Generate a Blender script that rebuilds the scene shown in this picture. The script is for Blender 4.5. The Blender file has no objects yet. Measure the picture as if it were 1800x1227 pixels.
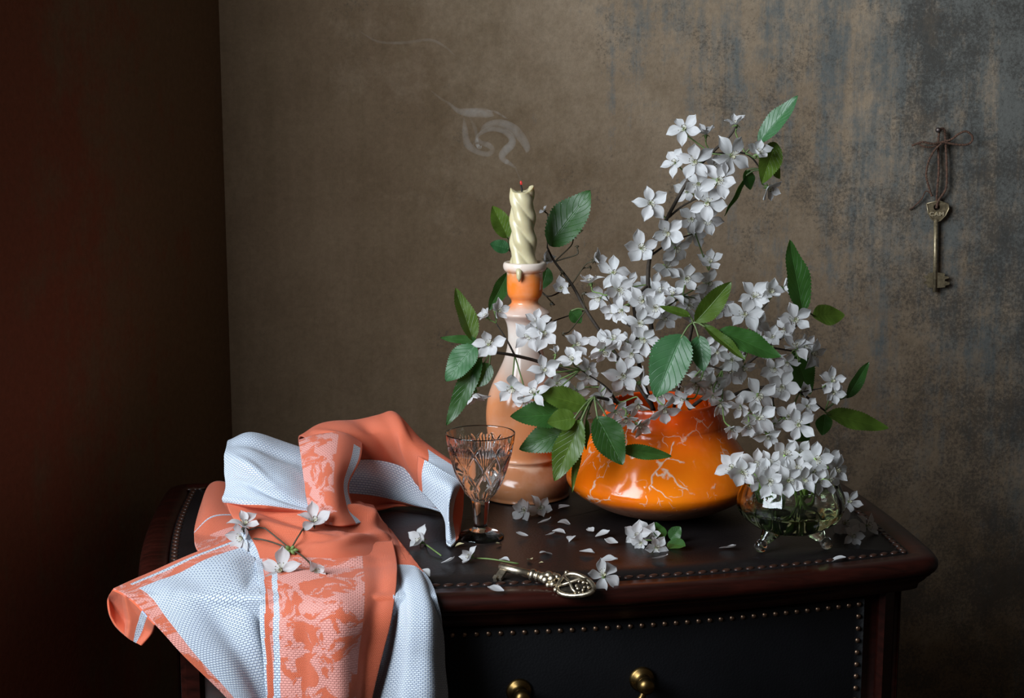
import bpy, math, random
import numpy as np
from mathutils import Vector, Matrix, noise
random.seed(7)
PI = math.pi
scene = bpy.context.scene
col = scene.collection

# ------------------------------------------------------------------ camera
TZ = 0.70                      # height of the chest top
F = 2700.0                     # focal length in pixels of the 1800 px frame
PITCH = math.atan((613.5 - 150.0) / F)
CAM = Vector((0, 0, TZ + 0.36))
cd = bpy.data.cameras.new('camera'); cd.sensor_width = 36; cd.lens = F / 1800 * 36
cd.clip_start = 0.02
cam = bpy.data.objects.new('camera', cd); col.objects.link(cam)
cam.location = CAM; cam.rotation_euler = (PI / 2 - PITCH, 0, 0)
scene.camera = cam

# ------------------------------------------------------------------ world, light, exposure
w = bpy.data.worlds.new('world'); scene.world = w; w.use_nodes = True
bg = w.node_tree.nodes['Background']
bg.inputs[0].default_value = (1.0, 0.86, 0.74, 1); bg.inputs[1].default_value = 0.05
ld = bpy.data.lights.new('window_light', 'AREA'); ld.shape = 'RECTANGLE'
ld.size = 0.62; ld.size_y = 0.8; ld.energy = 15; ld.color = (0.84, 0.93, 1.0); ld.spread = math.radians(130)
lo = bpy.data.objects.new('window_light', ld); col.objects.link(lo)
lo.location = (-0.66, 0.55, 1.36)
lo.rotation_euler = (Vector((0.30, 1.36, 1.10)) - Vector(lo.location)).to_track_quat('-Z', 'Y').to_euler()
vs = scene.view_settings
scene.display_settings.display_device = 'sRGB'
vs.view_transform = 'Standard'; vs.look = 'None'; vs.exposure = 0.0; vs.gamma = 1.0; vs.use_curve_mapping = False
scene.cycles.use_denoising = True
scene.cycles.max_bounces = 14; scene.cycles.transmission_bounces = 12; scene.cycles.transparent_max_bounces = 16
scene.cycles.caustics_reflective = False; scene.cycles.caustics_refractive = False
scene.cycles.blur_glossy = 0.5
scene.cycles.sample_clamp_indirect = 4.0

# ------------------------------------------------------------------ pixel -> place helpers (1800 x 1227 frame)
_cp, _sp = math.cos(PITCH), math.sin(PITCH)
def ray(px, py):
    x = (px - 900) / F; y = (613.5 - py) / F
    return Vector((x, _cp + y * _sp, y * _cp - _sp))
def at(px, py, Y):
    d = ray(px, py); return CAM + d * (Y / d.y)
def on(px, py, z=0.0):
    d = ray(px, py); return CAM + d * ((TZ + z - CAM.z) / d.z)
def mpp(Y): return Y / (F * _cp)            # metres per pixel at depth Y (near enough)
TOCAM = Vector((0, -_cp, _sp)); UP = Vector((0, _sp, _cp)); RIGHT = Vector((1, 0, 0))
def face(fx, fy):
    s = fx * fx + fy * fy
    if s > .97: k = math.sqrt(.97 / s); fx *= k; fy *= k; s = .97
    return (RIGHT * fx + UP * fy + TOCAM * math.sqrt(1 - s)).normalized()

# ------------------------------------------------------------------ object helpers
WM = {}
def add(name, me, mat=None, parent=None, M=None):
    o = bpy.data.objects.new(name, me); col.objects.link(o)
    M = M.copy() if M is not None else Matrix.Identity(4)
    if parent is not None:
        o.parent = parent; o.matrix_parent_inverse = WM[parent].inverted()
    o.matrix_basis = M; WM[o] = M
    if mat is not None and me is not None:
        for m in (mat if isinstance(mat, (list, tuple)) else [mat]):
            if m.name not in me.materials: me.materials.append(m)
    return o
def tag(o, label, cat, group=None, kind=None):
    o['label'] = label; o['category'] = cat
    if group: o['group'] = group
    if kind: o['kind'] = kind
    return o
def empty(name, loc, label, cat, group=None):
    o = add(name, None, M=Matrix.Translation(loc)); o.empty_display_size = .02
    return tag(o, label, cat, group)
def mesh(name, v, f, smooth=True, uv=None):
    me = bpy.data.meshes.new(name); me.from_pydata([tuple(p) for p in v], [], f); me.update()
    if smooth: me.polygons.foreach_set('use_smooth', [True] * len(me.polygons))
    if uv is not None:
        l = me.uv_layers.new(name='UVMap'); arr = np.empty(len(me.loops) * 2, np.float32)
        vi = np.empty(len(me.loops), np.int32); me.loops.foreach_get('vertex_index', vi)
        arr[:] = np.asarray(uv, np.float32)[vi].ravel(); l.data.foreach_set('uv', arr)
    return me
class MB:
    def __init__(s): s.v = []; s.f = []
    def put(s, v, f):
        n = len(s.v); s.v += [Vector(p) for p in v]; s.f += [tuple(i + n for i in q) for q in f]; return s
    def tube(s, pts, rad, n=8, cap=True, flat=1.0):
        pts = [Vector(p) for p in pts]; k = len(pts)
        if not hasattr(rad, '__len__'): rad = [rad] * k
        t0 = (pts[1] - pts[0]).normalized(); a = t0.orthogonal().normalized(); v = []; f = []
        for i, p in enumerate(pts):
            t = (pts[min(i + 1, k - 1)] - pts[max(i - 1, 0)])
            t = t.normalized() if t.length > 1e-9 else t0
            a = (a - t * a.dot(t)); a = a.normalized() if a.length > 1e-6 else t.orthogonal().normalized()
            b = t.cross(a)
            for j in range(n):
                q = 2 * PI * j / n; v.append(p + (a * math.cos(q) + b * math.sin(q) * flat) * rad[i])
        for i in range(k - 1):
            for j in range(n):
                j2 = (j + 1) % n; f.append((i * n + j, i * n + j2, (i + 1) * n + j2, (i + 1) * n + j))
        if cap: f.append(tuple(range(n))[::-1]); f.append(tuple((k - 1) * n + j for j in range(n)))
        return s.put(v, f)
    def lathe(s, prof, n=48, M=None, rf=None):
        v = []; f = []; k = len(prof)
        for i, (r, z) in enumerate(prof):
            for j in range(n):
                q = 2 * PI * j / n; rr = r if rf is None else rf(r, z, q, i)
                p = Vector((rr * math.cos(q), rr * math.sin(q), z)); v.append(M @ p if M else p)
        for i in range(k - 1):
            for j in range(n):
                j2 = (j + 1) % n; f.append((i * n + j, i * n + j2, (i + 1) * n + j2, (i + 1) * n + j))
        f.append(tuple(range(n))[::-1]); f.append(tuple((k - 1) * n + j for j in range(n)))
        return s.put(v, f)
    def ball(s, c, r, nu=10, nv=7, sc=(1, 1, 1)):
        c = Vector(c); prof = []
        v = []; f = []
        for i in range(1, nv):
            t = PI * i / nv
            for j in range(nu):
                q = 2 * PI * j / nu
                v.append(c + Vector((math.sin(t) * math.cos(q) * r * sc[0], math.sin(t) * math.sin(q) * r * sc[1], -math.cos(t) * r * sc[2])))
        for i in range(nv - 2):
            for j in range(nu):
                j2 = (j + 1) % nu; f.append((i * nu + j, i * nu + j2, (i + 1) * nu + j2, (i + 1) * nu + j))
        n0 = len(v); v += [c - Vector((0, 0, r * sc[2])), c + Vector((0, 0, r * sc[2]))]
        for j in range(nu):
            j2 = (j + 1) % nu; f.append((n0, j2, j)); f.append((n0 + 1, (nv - 2) * nu + j, (nv - 2) * nu + j2))
        return s.put(v, f)
    def box(s, lo_, hi_):
        (a, b, c), (d, e, g) = lo_, hi_
        return s.put([(a, b, c), (d, b, c), (d, e, c), (a, e, c), (a, b, g), (d, b, g), (d, e, g), (a, e, g)],
                     [(3, 2, 1, 0), (4, 5, 6, 7), (0, 1, 5, 4), (1, 2, 6, 5), (2, 3, 7, 6), (3, 0, 4, 7)])
    def xf(s, M): s.v = [M @ p for p in s.v]; return s
    def build(s, name, mat, parent=None, M=None, smooth=True, local=None):
        """verts are in world space when local is given (the origin to use), else local to M"""
        if local is not None:
            Mi = local.inverted(); s.v = [Mi @ p for p in s.v]; M = local
        return add(name, mesh(name, s.v, s.f, smooth), mat, parent, M)
def crom(P, n):
    """Catmull-Rom through the points P -> n samples"""
    P = [np.array(p, float) for p in P]; P = [2 * P[0] - P[1]] + P + [2 * P[-1] - P[-2]]; k = len(P) - 3; out = []
    for i in range(n):
        t = i / (n - 1) * k; s = min(int(t), k - 1); t -= s; a, b, c, d = P[s:s + 4]
        out.append(.5 * (2 * b + (c - a) * t + (2 * a - 5 * b + 4 * c - d) * t * t + (3 * b - a - 3 * c + d) * t ** 3))
    return out
def frame(origin, z, xhint=None):
    z = z.normalized(); xh = Vector(xhint) if xhint is not None else Vector((0, 0, 1))
    x = xh - z * xh.dot(z)
    if x.length < 1e-4: x = z.orthogonal()
    x.normalize(); y = z.cross(x)
    M = Matrix((x, y, z)).transposed().to_4x4(); M.translation = origin; return M

# ------------------------------------------------------------------ materials
def new_mat(name):
    m = bpy.data.materials.new(name); m.use_nodes = True
    nt = m.node_tree; return m, nt, nt.nodes['Principled BSDF'], nt.nodes['Material Output']
def N(nt, typ, **kw):
    n = nt.nodes.new(typ)
    for k, v in kw.items():
        if k in n.inputs.keys(): n.inputs[k].default_value = v
        else: setattr(n, k, v)
    return n
def L(nt, a, b): nt.links.new(a, b)
def ramp(nt, src, stops):
    r = nt.nodes.new('ShaderNodeValToRGB'); e = r.color_ramp.elements
    while len(e) < len(stops): e.new(.5)
    for x, (p, c) in zip(e, stops):
        x.position = p; x.color = (*c, 1) if len(c) == 3 else c
    L(nt, src, r.inputs[0]); return r.outputs[0]
def mixc(nt, fac, a, b, mode='MIX'):
    m = nt.nodes.new('ShaderNodeMix'); m.data_type = 'RGBA'; m.blend_type = mode
    for s, x in ((m.inputs[0], fac), (m.inputs[6], a), (m.inputs[7], b)):
        if isinstance(x, (int, float)): s.default_value = x
        elif isinstance(x, tuple): s.default_value = (*x, 1)
        else: L(nt, x, s)
    return m.outputs[2]
def math_(nt, op, a, b=0.5, clamp=False):
    m = nt.nodes.new('ShaderNodeMath'); m.operation = op; m.use_clamp = clamp
    for s, x in ((m.inputs[0], a), (m.inputs[1], b)):
        if isinstance(x, (int, float)): s.default_value = x
        else: L(nt, x, s)
    return m.outputs[0]
def noise_(nt, vec, scale, detail=4, rough=.55, dist=0, sc=None):
    if sc is not None:
        mp = N(nt, 'ShaderNodeMapping'); mp.inputs['Scale'].default_value = sc; L(nt, vec, mp.inputs[0]); vec = mp.outputs[0]
    n = N(nt, 'ShaderNodeTexNoise', Scale=scale, Detail=detail, Roughness=rough, Distortion=dist)
    L(nt, vec, n.inputs['Vector']); return n.outputs[0]
def coord(nt, which='Object'):
    return N(nt, 'ShaderNodeTexCoord').outputs[which]
def bump(nt, bs, h, strength, dist=.001):
    b = N(nt, 'ShaderNodeBump', Strength=strength, Distance=dist); L(nt, h, b.inputs['Height']); L(nt, b.outputs[0], bs.inputs['Normal'])
def simple(name, c, rough=.5, metal=0, noise_amt=.15, nscale=60, **kw):
    m, nt, bs, o = new_mat(name); n = noise_(nt, coord(nt), nscale)
    lo_ = tuple(x * (1 - noise_amt * 1.6) for x in c); hi_ = tuple(min(1, x * (1 + noise_amt)) for x in c)
    L(nt, ramp(nt, n, [(.3, lo_), (.7, hi_)]), bs.inputs['Base Color'])
    bs.inputs['Roughness'].default_value = rough; bs.inputs['Metallic'].default_value = metal
    for k, v in kw.items(): bs.inputs[k].default_value = v
    return m

def wall_material(name, left=False):
    m, nt, bs, o = new_mat(name); c = coord(nt)
    big = noise_(nt, c, 2.2, 5, .6); med = noise_(nt, c, 14, 6, .7); fine = noise_(nt, c, 150, 4, .8)
    strk = noise_(nt, c, 1, 6, .7, sc=(38, 38, 3.0)); spk = noise_(nt, c, 330, 2, .6)
    sep = N(nt, 'ShaderNodeSeparateXYZ'); L(nt, c, sep.inputs[0])
    X, Z = sep.outputs[0], sep.outputs[2]
    def lin(*terms, c0=0.0):
        acc = None
        for src, k, off in terms:
            t = math_(nt, 'MULTIPLY', math_(nt, 'SUBTRACT', src, off), k); acc = t if acc is None else math_(nt, 'ADD', acc, t)
        return math_(nt, 'ADD', acc, c0)
    if left:
        a = ramp(nt, big, [(.3, (.16, .102, .056)), (.7, (.20, .120, .068))])
        redm = ramp(nt, lin((X, 3.0, .20), (med, 2.6, .5), (strk, 1.2, .5), c0=.3), [(.3, (0,) * 3), (.9, (1,) * 3)])
        base = mixc(nt, math_(nt, 'MULTIPLY', redm, .55), a, (.24, .045, .022))
    else:
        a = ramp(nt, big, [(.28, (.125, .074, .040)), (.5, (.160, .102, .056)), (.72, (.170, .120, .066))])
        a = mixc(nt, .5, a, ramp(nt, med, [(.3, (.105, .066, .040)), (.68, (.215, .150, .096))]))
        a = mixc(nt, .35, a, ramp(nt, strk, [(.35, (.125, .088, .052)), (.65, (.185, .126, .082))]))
        pale = ramp(nt, lin((X, 1.6, .42), (Z, 1.6, .95), (noise_(nt, c, 6, 8, .75), 1.9, .5), c0=.22), [(.0, (0,) * 3), (1.0, (1,) * 3)])  # paler towards the upper right: window light painted into the plaster colour
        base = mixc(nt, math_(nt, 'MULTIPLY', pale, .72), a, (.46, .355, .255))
        # blue-grey stain running down the right of the wall, ragged, in vertical runs
        stain = ramp(nt, lin((X, 2.2, .54), (Z, 1.6, .93), (med, 1.6, .5), (strk, 3.0, .5), (noise_(nt, c, 60, 6, .75), 1.6, .5), c0=.12), [(.2, (0,) * 3), (.9, (1,) * 3)])
        base = mixc(nt, math_(nt, 'MULTIPLY', stain, .75), base, (.10, .128, .138))
        grit_shade = ramp(nt, lin((noise_(nt, c, 260, 8, .85), 4.2, .52), (X, 1.3, .42), (noise_(nt, c, 11, 5, .7), 3.4, .5)), [(.15, (0,) * 3), (.75, (1,) * 3)])  # dark speckled grit, made heavier to the right to darken it like shade
        base = mixc(nt, math_(nt, 'MULTIPLY', grit_shade, .72), base, (.055, .048, .042))
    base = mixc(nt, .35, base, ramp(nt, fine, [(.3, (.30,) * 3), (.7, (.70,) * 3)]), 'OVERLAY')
    L(nt, base, bs.inputs['Base Color']); bs.inputs['Roughness'].default_value = .92
    bs.inputs['Specular IOR Level'].default_value = .15
    bump(nt, bs, math_(nt, 'ADD', fine, med), .35, .0015)
    return m
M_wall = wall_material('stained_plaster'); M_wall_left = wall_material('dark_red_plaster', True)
M_floor = simple('dark_floor_boards', (.05, .03, .02), .5)

def wood_material():
    m, nt, bs, o = new_mat('mahogany'); c = coord(nt)
    n = noise_(nt, c, 3, 5, .6, .4, sc=(6, 60, 60)); n2 = noise_(nt, c, 90, 3)
    L(nt, ramp(nt, n, [(.3, (.009, .0018, .001)), (.7, (.030, .005, .003))]), bs.inputs['Base Color'])
    bs.inputs['Roughness'].default_value = .34; bump(nt, bs, n2, .08, .0005)
    bs.inputs['Specular IOR Level'].default_value = .3
    return m
M_wood = wood_material()
def leather(name, c, rough):
    m, nt, bs, o = new_mat(name); co = coord(nt)
    v = N(nt, 'ShaderNodeTexVoronoi', Scale=520, feature='F1'); L(nt, co, v.inputs['Vector'])
    n = noise_(nt, co, 9, 4)
    L(nt, ramp(nt, n, [(.3, tuple(x * .8 for x in c)), (.7, tuple(x * 1.35 for x in c))]), bs.inputs['Base Color'])
    L(nt, ramp(nt, n, [(.3, (rough - .06,) * 3), (.7, (rough + .06,) * 3)]), bs.inputs['Roughness'])
    bump(nt, bs, v.outputs['Distance'], .16, .0006); bs.inputs['Specular IOR Level'].default_value = .24
    return m
M_leather = leather('black_leather', (.008, .006, .006), .38)
M_leather2 = leather('drawer_leather', (.002, .002, .003), .6)
M_braid = simple('braid_gilt_brown', (.035, .013, .008), .36)
M_brass = simple('aged_brass', (.20, .125, .045), .34, 1.0, .35, 90)
M_stud = simple('tarnished_stud', (.30, .19, .13), .42, 1.0, .4, 200)

# ------------------------------------------------------------------ room shell
WA = math.radians(8.5); WU = Vector((math.cos(WA), math.sin(WA), 0)); WV = Vector((-math.sin(WA), math.cos(WA), 0))
W0 = Vector((-0.33, 1.58, 0))
def wall_at(px, py, off=0.0):
    d = ray(px, py); n = WV; t = (W0 - WV * off - CAM).dot(n) / d.dot(n); return CAM + d * t
corner = wall_at(400, 500); corner.z = 0
Mw = Matrix((WU, WV, Vector((0, 0, 1)))).transposed().to_4x4(); Mw.translation = corner
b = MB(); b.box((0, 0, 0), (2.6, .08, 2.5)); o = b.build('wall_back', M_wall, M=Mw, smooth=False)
tag(o, 'brown stained plaster wall with blue-grey streaks behind the chest', 'wall', kind='structure')
J = Vector((-0.390, 1.105, 0))  # unseen end of the left wall, placed to shade the back wall
def prism(pts, z0, z1):
    n = len(pts); v = [(x, y, z0) for x, y in pts] + [(x, y, z1) for x, y in pts]
    f = [tuple(range(n))[::-1], tuple(range(n, 2 * n))] + [(i, (i + 1) % n, n + (i + 1) % n, n + i) for i in range(n)]
    return v, f
dirL = (J - corner).normalized(); nL = Vector((-dirL.y, dirL.x, 0))
if nL.x > 0: nL = -nL
Ml = Matrix((dirL, nL, Vector((0, 0, 1)))).transposed().to_4x4(); Ml.translation = corner
Lw = (J - corner).length
b = MB(); b.put(*prism([(0, 0), (Lw, 0), (Lw, .42), (0, .42)], 0, 2.5)); o = b.build('wall_left', M_wall_left, M=Ml, smooth=False)
tag(o, 'dark reddish brown plaster wall at the left', 'wall', kind='structure')
b = MB(); b.box((-2, -1.5, -.05), (2.6, 2.2, 0)); o = b.build('floor', M_floor, smooth=False)
tag(o, 'dark floor under the chest', 'floor', kind='structure')

# ------------------------------------------------------------------ chest with leather top
PR = on(1648, 979); lo_w = .3
for i in range(60):                       # width so that the left corner shows at x = 245
    q = PR - WU * lo_w; px = 900 + F * q.x / (q.y * _cp + (CAM.z - q.z) * _sp)
    lo_w += .005 if px > 245 else 0
CW = lo_w; HW = CW / 2; CD = .315; BOW = .036
C0 = PR - WU * HW
Mc = Matrix((WU, WV, Vector((0, 0, 1)))).transposed().to_4x4(); Mc.translation = Vector((C0.x, C0.y, TZ))
chest = add('chest', None, M=Matrix.Translation((C0.x, C0.y, 0)) @ Mc.to_3x3().to_4x4())
tag(chest, 'dark mahogany bow-front chest with black leather top and studded drawer', 'chest')
raw = []
for i in range(60): x = -HW + CW * i / 60; raw.append((x, -BOW * (1 - (x / HW) ** 2)))
for i in range(30): t = i / 30; raw.append((HW + .008 * math.sin(PI * t), CD * t))
for i in range(60): raw.append((HW - CW * i / 60, CD))
for i in range(30): t = i / 30; raw.append((-HW - .008 * math.sin(PI * t), CD * (1 - t)))
R = np.array(raw)
def resample(R, n):
    d = np.r_[0, np.cumsum(np.linalg.norm(np.roll(R, -1, 0) - R, axis=1))]; Q = np.vstack([R, R[:1]]); s = np.linspace(0, d[-1], n, endpoint=False)
    return np.stack([np.interp(s, d, Q[:, k]) for k in (0, 1)], 1)
OUT = resample(R, 360)
for _ in range(10): OUT = .25 * np.roll(OUT, 1, 0) + .5 * OUT + .25 * np.roll(OUT, -1, 0)
def offs(P, d):
    t = np.roll(P, -1, 0) - np.roll(P, 1, 0); t /= np.linalg.norm(t, axis=1)[:, None]
    return P + np.stack([t[:, 1], -t[:, 0]], 1) * d
def rings(prof, capa=True, capb=True, shrink=()):
    v = []; f = []; n = len(OUT)
    for d, z in prof: v += [(x, y, z) for x, y in offs(OUT, d)]
    for k in shrink:
        v += [(x * k, (y - .13) * k + .13, prof[-1][1]) for x, y in offs(OUT, prof[-1][0])]
    prof = list(prof) + [(0, prof[-1][1])] * len(shrink)
    for k in range(len(prof) - 1):
        for i in range(n): i2 = (i + 1) % n; f.append((k * n + i, (k + 1) * n + i, (k + 1) * n + i2, k * n + i2))
    if capa: f.append(tuple(range(n)))
    if capb: f.append(tuple((len(prof) - 1) * n + i for i in range(n))[::-1])
    return v, f
b = MB(); b.put(*rings([(-.030, -.003), (-.0235, -.003), (-.0165, -.0035), (-.0150, -.0003), (-.003, 0), (.0025, -.0015), (.0052, -.005), (.0055, -.009), (.0035, -.0125),
                        (.0005, -.0130), (.0005, -.0155), (-.0015, -.0165), (-.004, -.0200), (-.0085, -.0235), (-.0095, -.0275), (-.014, -.0285)]))
b.build('top', M_wood, chest, Mc)
b = MB(); b.put(*rings([(-.0175, -.0034), (-.0180, -.0002)], True, True, (.8, .6, .4, .2, .02))); b.f = [q[::-1] for q in b.f]
o = b.build('leather_inset', M_leather, chest, Mc); o['label'] = 'black leather inset'
bead = MB(); bead.ball((0, 0, 0), 1, 8, 6, (.0043, .0026, .0014)); beadm = mesh('braid_bead', bead.v, bead.f); beadm.materials.append(M_braid)
BO = resample(offs(OUT, -.0215), 178)
for i in range(len(BO)):
    t = BO[(i + 1) % len(BO)] - BO[i - 1]; an = math.atan2(t[1], t[0])
    add('braid_bead', beadm, None, chest, Mc @ Matrix.Translation((BO[i][0], BO[i][1], -.0002)) @ Matrix.Rotation(an + .35, 4, 'Z'))
b = MB(); b.put(*rings([(-.022, -.0285), (-.022, -.60), (-.012, -.605), (-.012, -.635), (-.022, -.64)])); b.build('body', M_wood, chest, Mc)
for sx in (-1, 1):
    for yy in (.02, CD - .03):
        fb = MB(); fb.lathe([(.016, -.70), (.022, -.69), (.024, -.67), (.018, -.65), (.020, -.635)], 16, Matrix.Translation((sx * (HW - .045), yy, 0))); fb.build('foot', M_wood, chest, Mc)
    # corner pilaster
    pb = MB()
    x0 = sx * (HW - .042); x1 = sx * (HW - .0225); x0, x1 = min(x0, x1), max(x0, x1)
    fy = lambda x: -BOW * (1 - (x / HW) ** 2) + .022
    pb.put(*prism([(x0, fy(x0) - .003), (x0 + .004, fy(x0) - .006), (x1 - .006, fy(x1) - .004), (x1 + .001, fy(x1) + .006), (x1, fy(x1) + .03), (x0, fy(x0) + .03)], -.60, -.030)); pb.build('pilaster', M_wood, chest, Mc, smooth=False)
def fyy(x): return -BOW * (1 - (x / HW) ** 2) + .022
DX0, DX1, DZ0, DZ1 = -HW + .0555, HW - .0555, -.2050, -.0315
v = []; f = []; nx = 60
for i in range(nx + 1):
    x = DX0 + (DX1 - DX0) * i / nx; y = fyy(x)
    for dy, z in ((.004, DZ1), (-.0025, DZ1), (-.004, DZ1 - .002), (-.004, DZ0 + .002), (-.0025, DZ0), (.004, DZ0)): v.append((x, y + dy, z))
for i in range(nx):
    for k in range(5): f.append((i * 6 + k, i * 6 + k + 1, (i + 1) * 6 + k + 1, (i + 1) * 6 + k))
f += [tuple(range(6)), tuple(nx * 6 + k for k in range(6))[::-1]]
b = MB(); b.put(v, f); drawer = b.build('drawer', M_leather2, chest, Mc); drawer['label'] = 'black leather drawer front with brass studs'
sb = MB(); sb.ball((0, 0, 0), 1, 8, 6, (.0021, .0016, .0021)); studm = mesh('stud', sb.v, sb.f); studm.materials.append(M_stud)
ns = 54
spots = [(DX0 + .005 + (DX1 - DX0 - .01) * i / ns, DZ1 - .0052) for i in range(ns + 1)]
spots += [(x, DZ1 - .0052 - .0098 * k) for k in range(1, 16) for x in (DX0 + .005, DX1 - .005)]
for x, z in spots: add('stud', studm, None, drawer, Mc @ Matrix.Translation((x, fyy(x) - .0042, z)))
# bail handle
def on_front(px, py):
    best = None
    d = ray(px, py); lo, hi = .9, 1.3
    Mi = Mc.inverted()
    for i in range(60):
        mid = (lo + hi) / 2; p = Mi @ (CAM + d * (mid / d.y))
        if p.y < fyy(p.x) - .004: lo = mid
        else: hi = mid
    return Mi @ (CAM + d * (hi / d.y))
posts = [on_front(912, 1214), on_front(1128, 1193)]
for p in posts:
    b = MB(); b.lathe([(.0001, 0), (.0095, 0), (.0098, .0015), (.0085, .003), (.0060, .004), (.0045, .007), (.0048, .010), (.0062, .012), (.0066, .0155), (.0052, .019), (.002, .0205), (.0001, .0206)], 24,
                      Matrix.Translation(p) @ Matrix.Rotation(PI / 2, 4, 'X'))
    b.build('handle_post', M_brass, drawer, Mc)
a0, a1 = posts; out = Vector((0, -.015, 0))
pts = crom([a0 + out, a0 + out + Vector((.006, -.001, -.012)), (a0 * .75 + a1 * .25) + out + Vector((0, -.002, -.030)), (a0 + a1) / 2 + out + Vector((0, -.002, -.034)),
            (a0 * .25 + a1 * .75) + out + Vector((0, -.002, -.030)), a1 + out + Vector((-.006, -.001, -.012)), a1 + out], 40)
b = MB(); b.tube(pts, [.0022 + .0012 * math.sin(PI * i / 39) for i in range(40)], 10); b.build('handle_bail', M_brass, drawer, Mc)

# ------------------------------------------------------------------ ceramics: candlestick, pot
def glaze_candlestick():
    m, nt, bs, o = new_mat('peach_glaze'); c = coord(nt); sep = N(nt, 'ShaderNodeSeparateXYZ'); L(nt, c, sep.inputs[0])
    z = math_(nt, 'ADD', math_(nt, 'MULTIPLY', sep.outputs[2], 4.6), math_(nt, 'MULTIPLY', math_(nt, 'SUBTRACT', noise_(nt, c, 45, 3), .5), .10))
    base = ramp(nt, z, [(0, (.34, .14, .06)), (.128, (.40, .16, .075)), (.145, (.55, .33, .22)), (.19, (.60, .22, .09)), (.40, (.68, .26, .11)), (.54, (.62, .46, .38)), (.66, (.72, .64, .58)),
                        (.765, (.66, .47, .39)), (.783, (.66, .33, .19)), (.805, (.72, .19, .030)), (.87, (.76, .18, .020)), (.905, (.64, .22, .06)), (.932, (.66, .54, .46)), (1, (.74, .66, .58))])
    rr = [n for n in nt.nodes if n.type == 'VALTORGB'][0]
    blot = ramp(nt, noise_(nt, c, 28, 4, .6), [(.5, (0,) * 3), (.66, (1,) * 3)])
    L(nt, mixc(nt, math_(nt, 'MULTIPLY', blot, .2), base, (.70, .46, .36)), bs.inputs['Base Color'])
    bs.inputs['Roughness'].default_value = .17; bump(nt, bs, noise_(nt, c, 60, 3), .10, .002)
    return m
CSP = on(922, 868); mc = mpp(CSP.y)
cp = [(74, 890 - 1), (79, 882), (81, 868), (80, 852), (75, 838), (67, 825), (58, 816), (55, 812), (56, 807), (60, 803), (59, 797), (60, 785), (65, 765), (68, 740), (68, 715), (64, 690),
      (56, 668), (46, 648), (37, 628), (31.5, 608), (29.5, 590), (30.5, 572), (34, 560), (40, 553), (43.5, 549), (44, 546), (41, 543), (34, 538), (26, 532), (23.5, 528), (24.5, 523), (29, 517), (31, 509), (31.5, 495), (31.5, 478),
      (34, 475), (37, 471), (38, 466), (37, 461), (34, 459), (30, 460), (26, 463), (22, 470)]
zs = lambda y: (868 - y) * mc / math.cos(math.radians(11.5))
prof = [(r * mc, max(0, zs(y + 1) if y < 860 else 0)) for r, y in cp]
# lower base silhouettes rise a little: map by hand
hb = [0, .0035, .009, .0155, .021, .0255, .029, .0305, .0325, .0345, .0375, .042]
hz = zs(765); prof = [(r, hb[i] if i < 12 else z) for i, (r, z) in enumerate(prof)]
prof = [(.0001, 0)] + prof + [(.0001, prof[-1][1])]
cands = MB(); pr2 = [tuple(p) for p in crom([(r, 0, z) for r, z in prof], 170)]
cands.lathe([(max(r, .0001), z) for r, _, z in pr2], 64)
o = cands.build('candlestick', glaze_candlestick(), M=Matrix.Translation(CSP))
tag(o, 'peach and cream glazed ceramic candlestick holding the twisted candle', 'candlestick')
CT = prof[-2][1]

def pot_material():
    m, nt, bs, o = new_mat('orange_crackle_glaze'); c = coord(nt)
    dist = N(nt, 'ShaderNodeTexNoise', Scale=38, Detail=4); L(nt, c, dist.inputs['Vector'])
    vm = N(nt, 'ShaderNodeVectorMath', operation='MULTIPLY_ADD'); L(nt, dist.outputs['Color'], vm.inputs[0]); vm.inputs[1].default_value = (.026,) * 3; L(nt, c, vm.inputs[2])
    def veins(scale, lo_, hi_, ms, m0, m1):
        v = N(nt, 'ShaderNodeTexVoronoi', Scale=scale, feature='DISTANCE_TO_EDGE'); L(nt, vm.outputs[0], v.inputs['Vector'])
        line = ramp(nt, v.outputs['Distance'], [(lo_, (1,) * 3), (hi_, (0,) * 3)])
        mask = ramp(nt, noise_(nt, c, ms, 3), [(m0, (0,) * 3), (m1, (1,) * 3)])
        return math_(nt, 'MULTIPLY', line, mask)
    v1 = veins(30, .006, .030, 34, .53, .57); v2 = veins(80, .010, .045, 50, .56, .62)
    crack = math_(nt, 'MAXIMUM', v1, math_(nt, 'MULTIPLY', v2, .6))
    sep = N(nt, 'ShaderNodeSeparateXYZ'); L(nt, c, sep.inputs[0])
    zz = math_(nt, 'ADD', sep.outputs[2], math_(nt, 'MULTIPLY', math_(nt, 'SUBTRACT', noise_(nt, c, 25, 4), .5), .012))
    orange = ramp(nt, noise_(nt, c, 12, 4), [(.3, (.90, .15, .003)), (.7, (.98, .25, .006))])
    orange = mixc(nt, ramp(nt, zz, [(.058, (0,) * 3), (.088, (1,) * 3)]), orange, (.70, .07, .004))  # redder and darker towards the top: shade painted into the glaze
    g = mixc(nt, crack, orange, (.86, .56, .42))
    bare = ramp(nt, noise_(nt, c, 120, 4), [(.3, (.22, .085, .045)), (.7, (.33, .15, .09))])
    glz = ramp(nt, zz, [(.0175, (0,) * 3), (.0235, (1,) * 3)])
    L(nt, mixc(nt, glz, bare, g), bs.inputs['Base Color'])
    L(nt, ramp(nt, glz, [(0, (.6,) * 3), (1, (.14,) * 3)]), bs.inputs['Roughness'])
    bump(nt, bs, math_(nt, 'ADD', math_(nt, 'MULTIPLY', crack, .8), noise_(nt, c, 55, 3)), .16, .002)
    return m
PP = on(1162, 897); mp_ = mpp(PP.y); YP = PP.y
pz = lambda px: px * mp_ / math.cos(math.radians(15))
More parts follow.
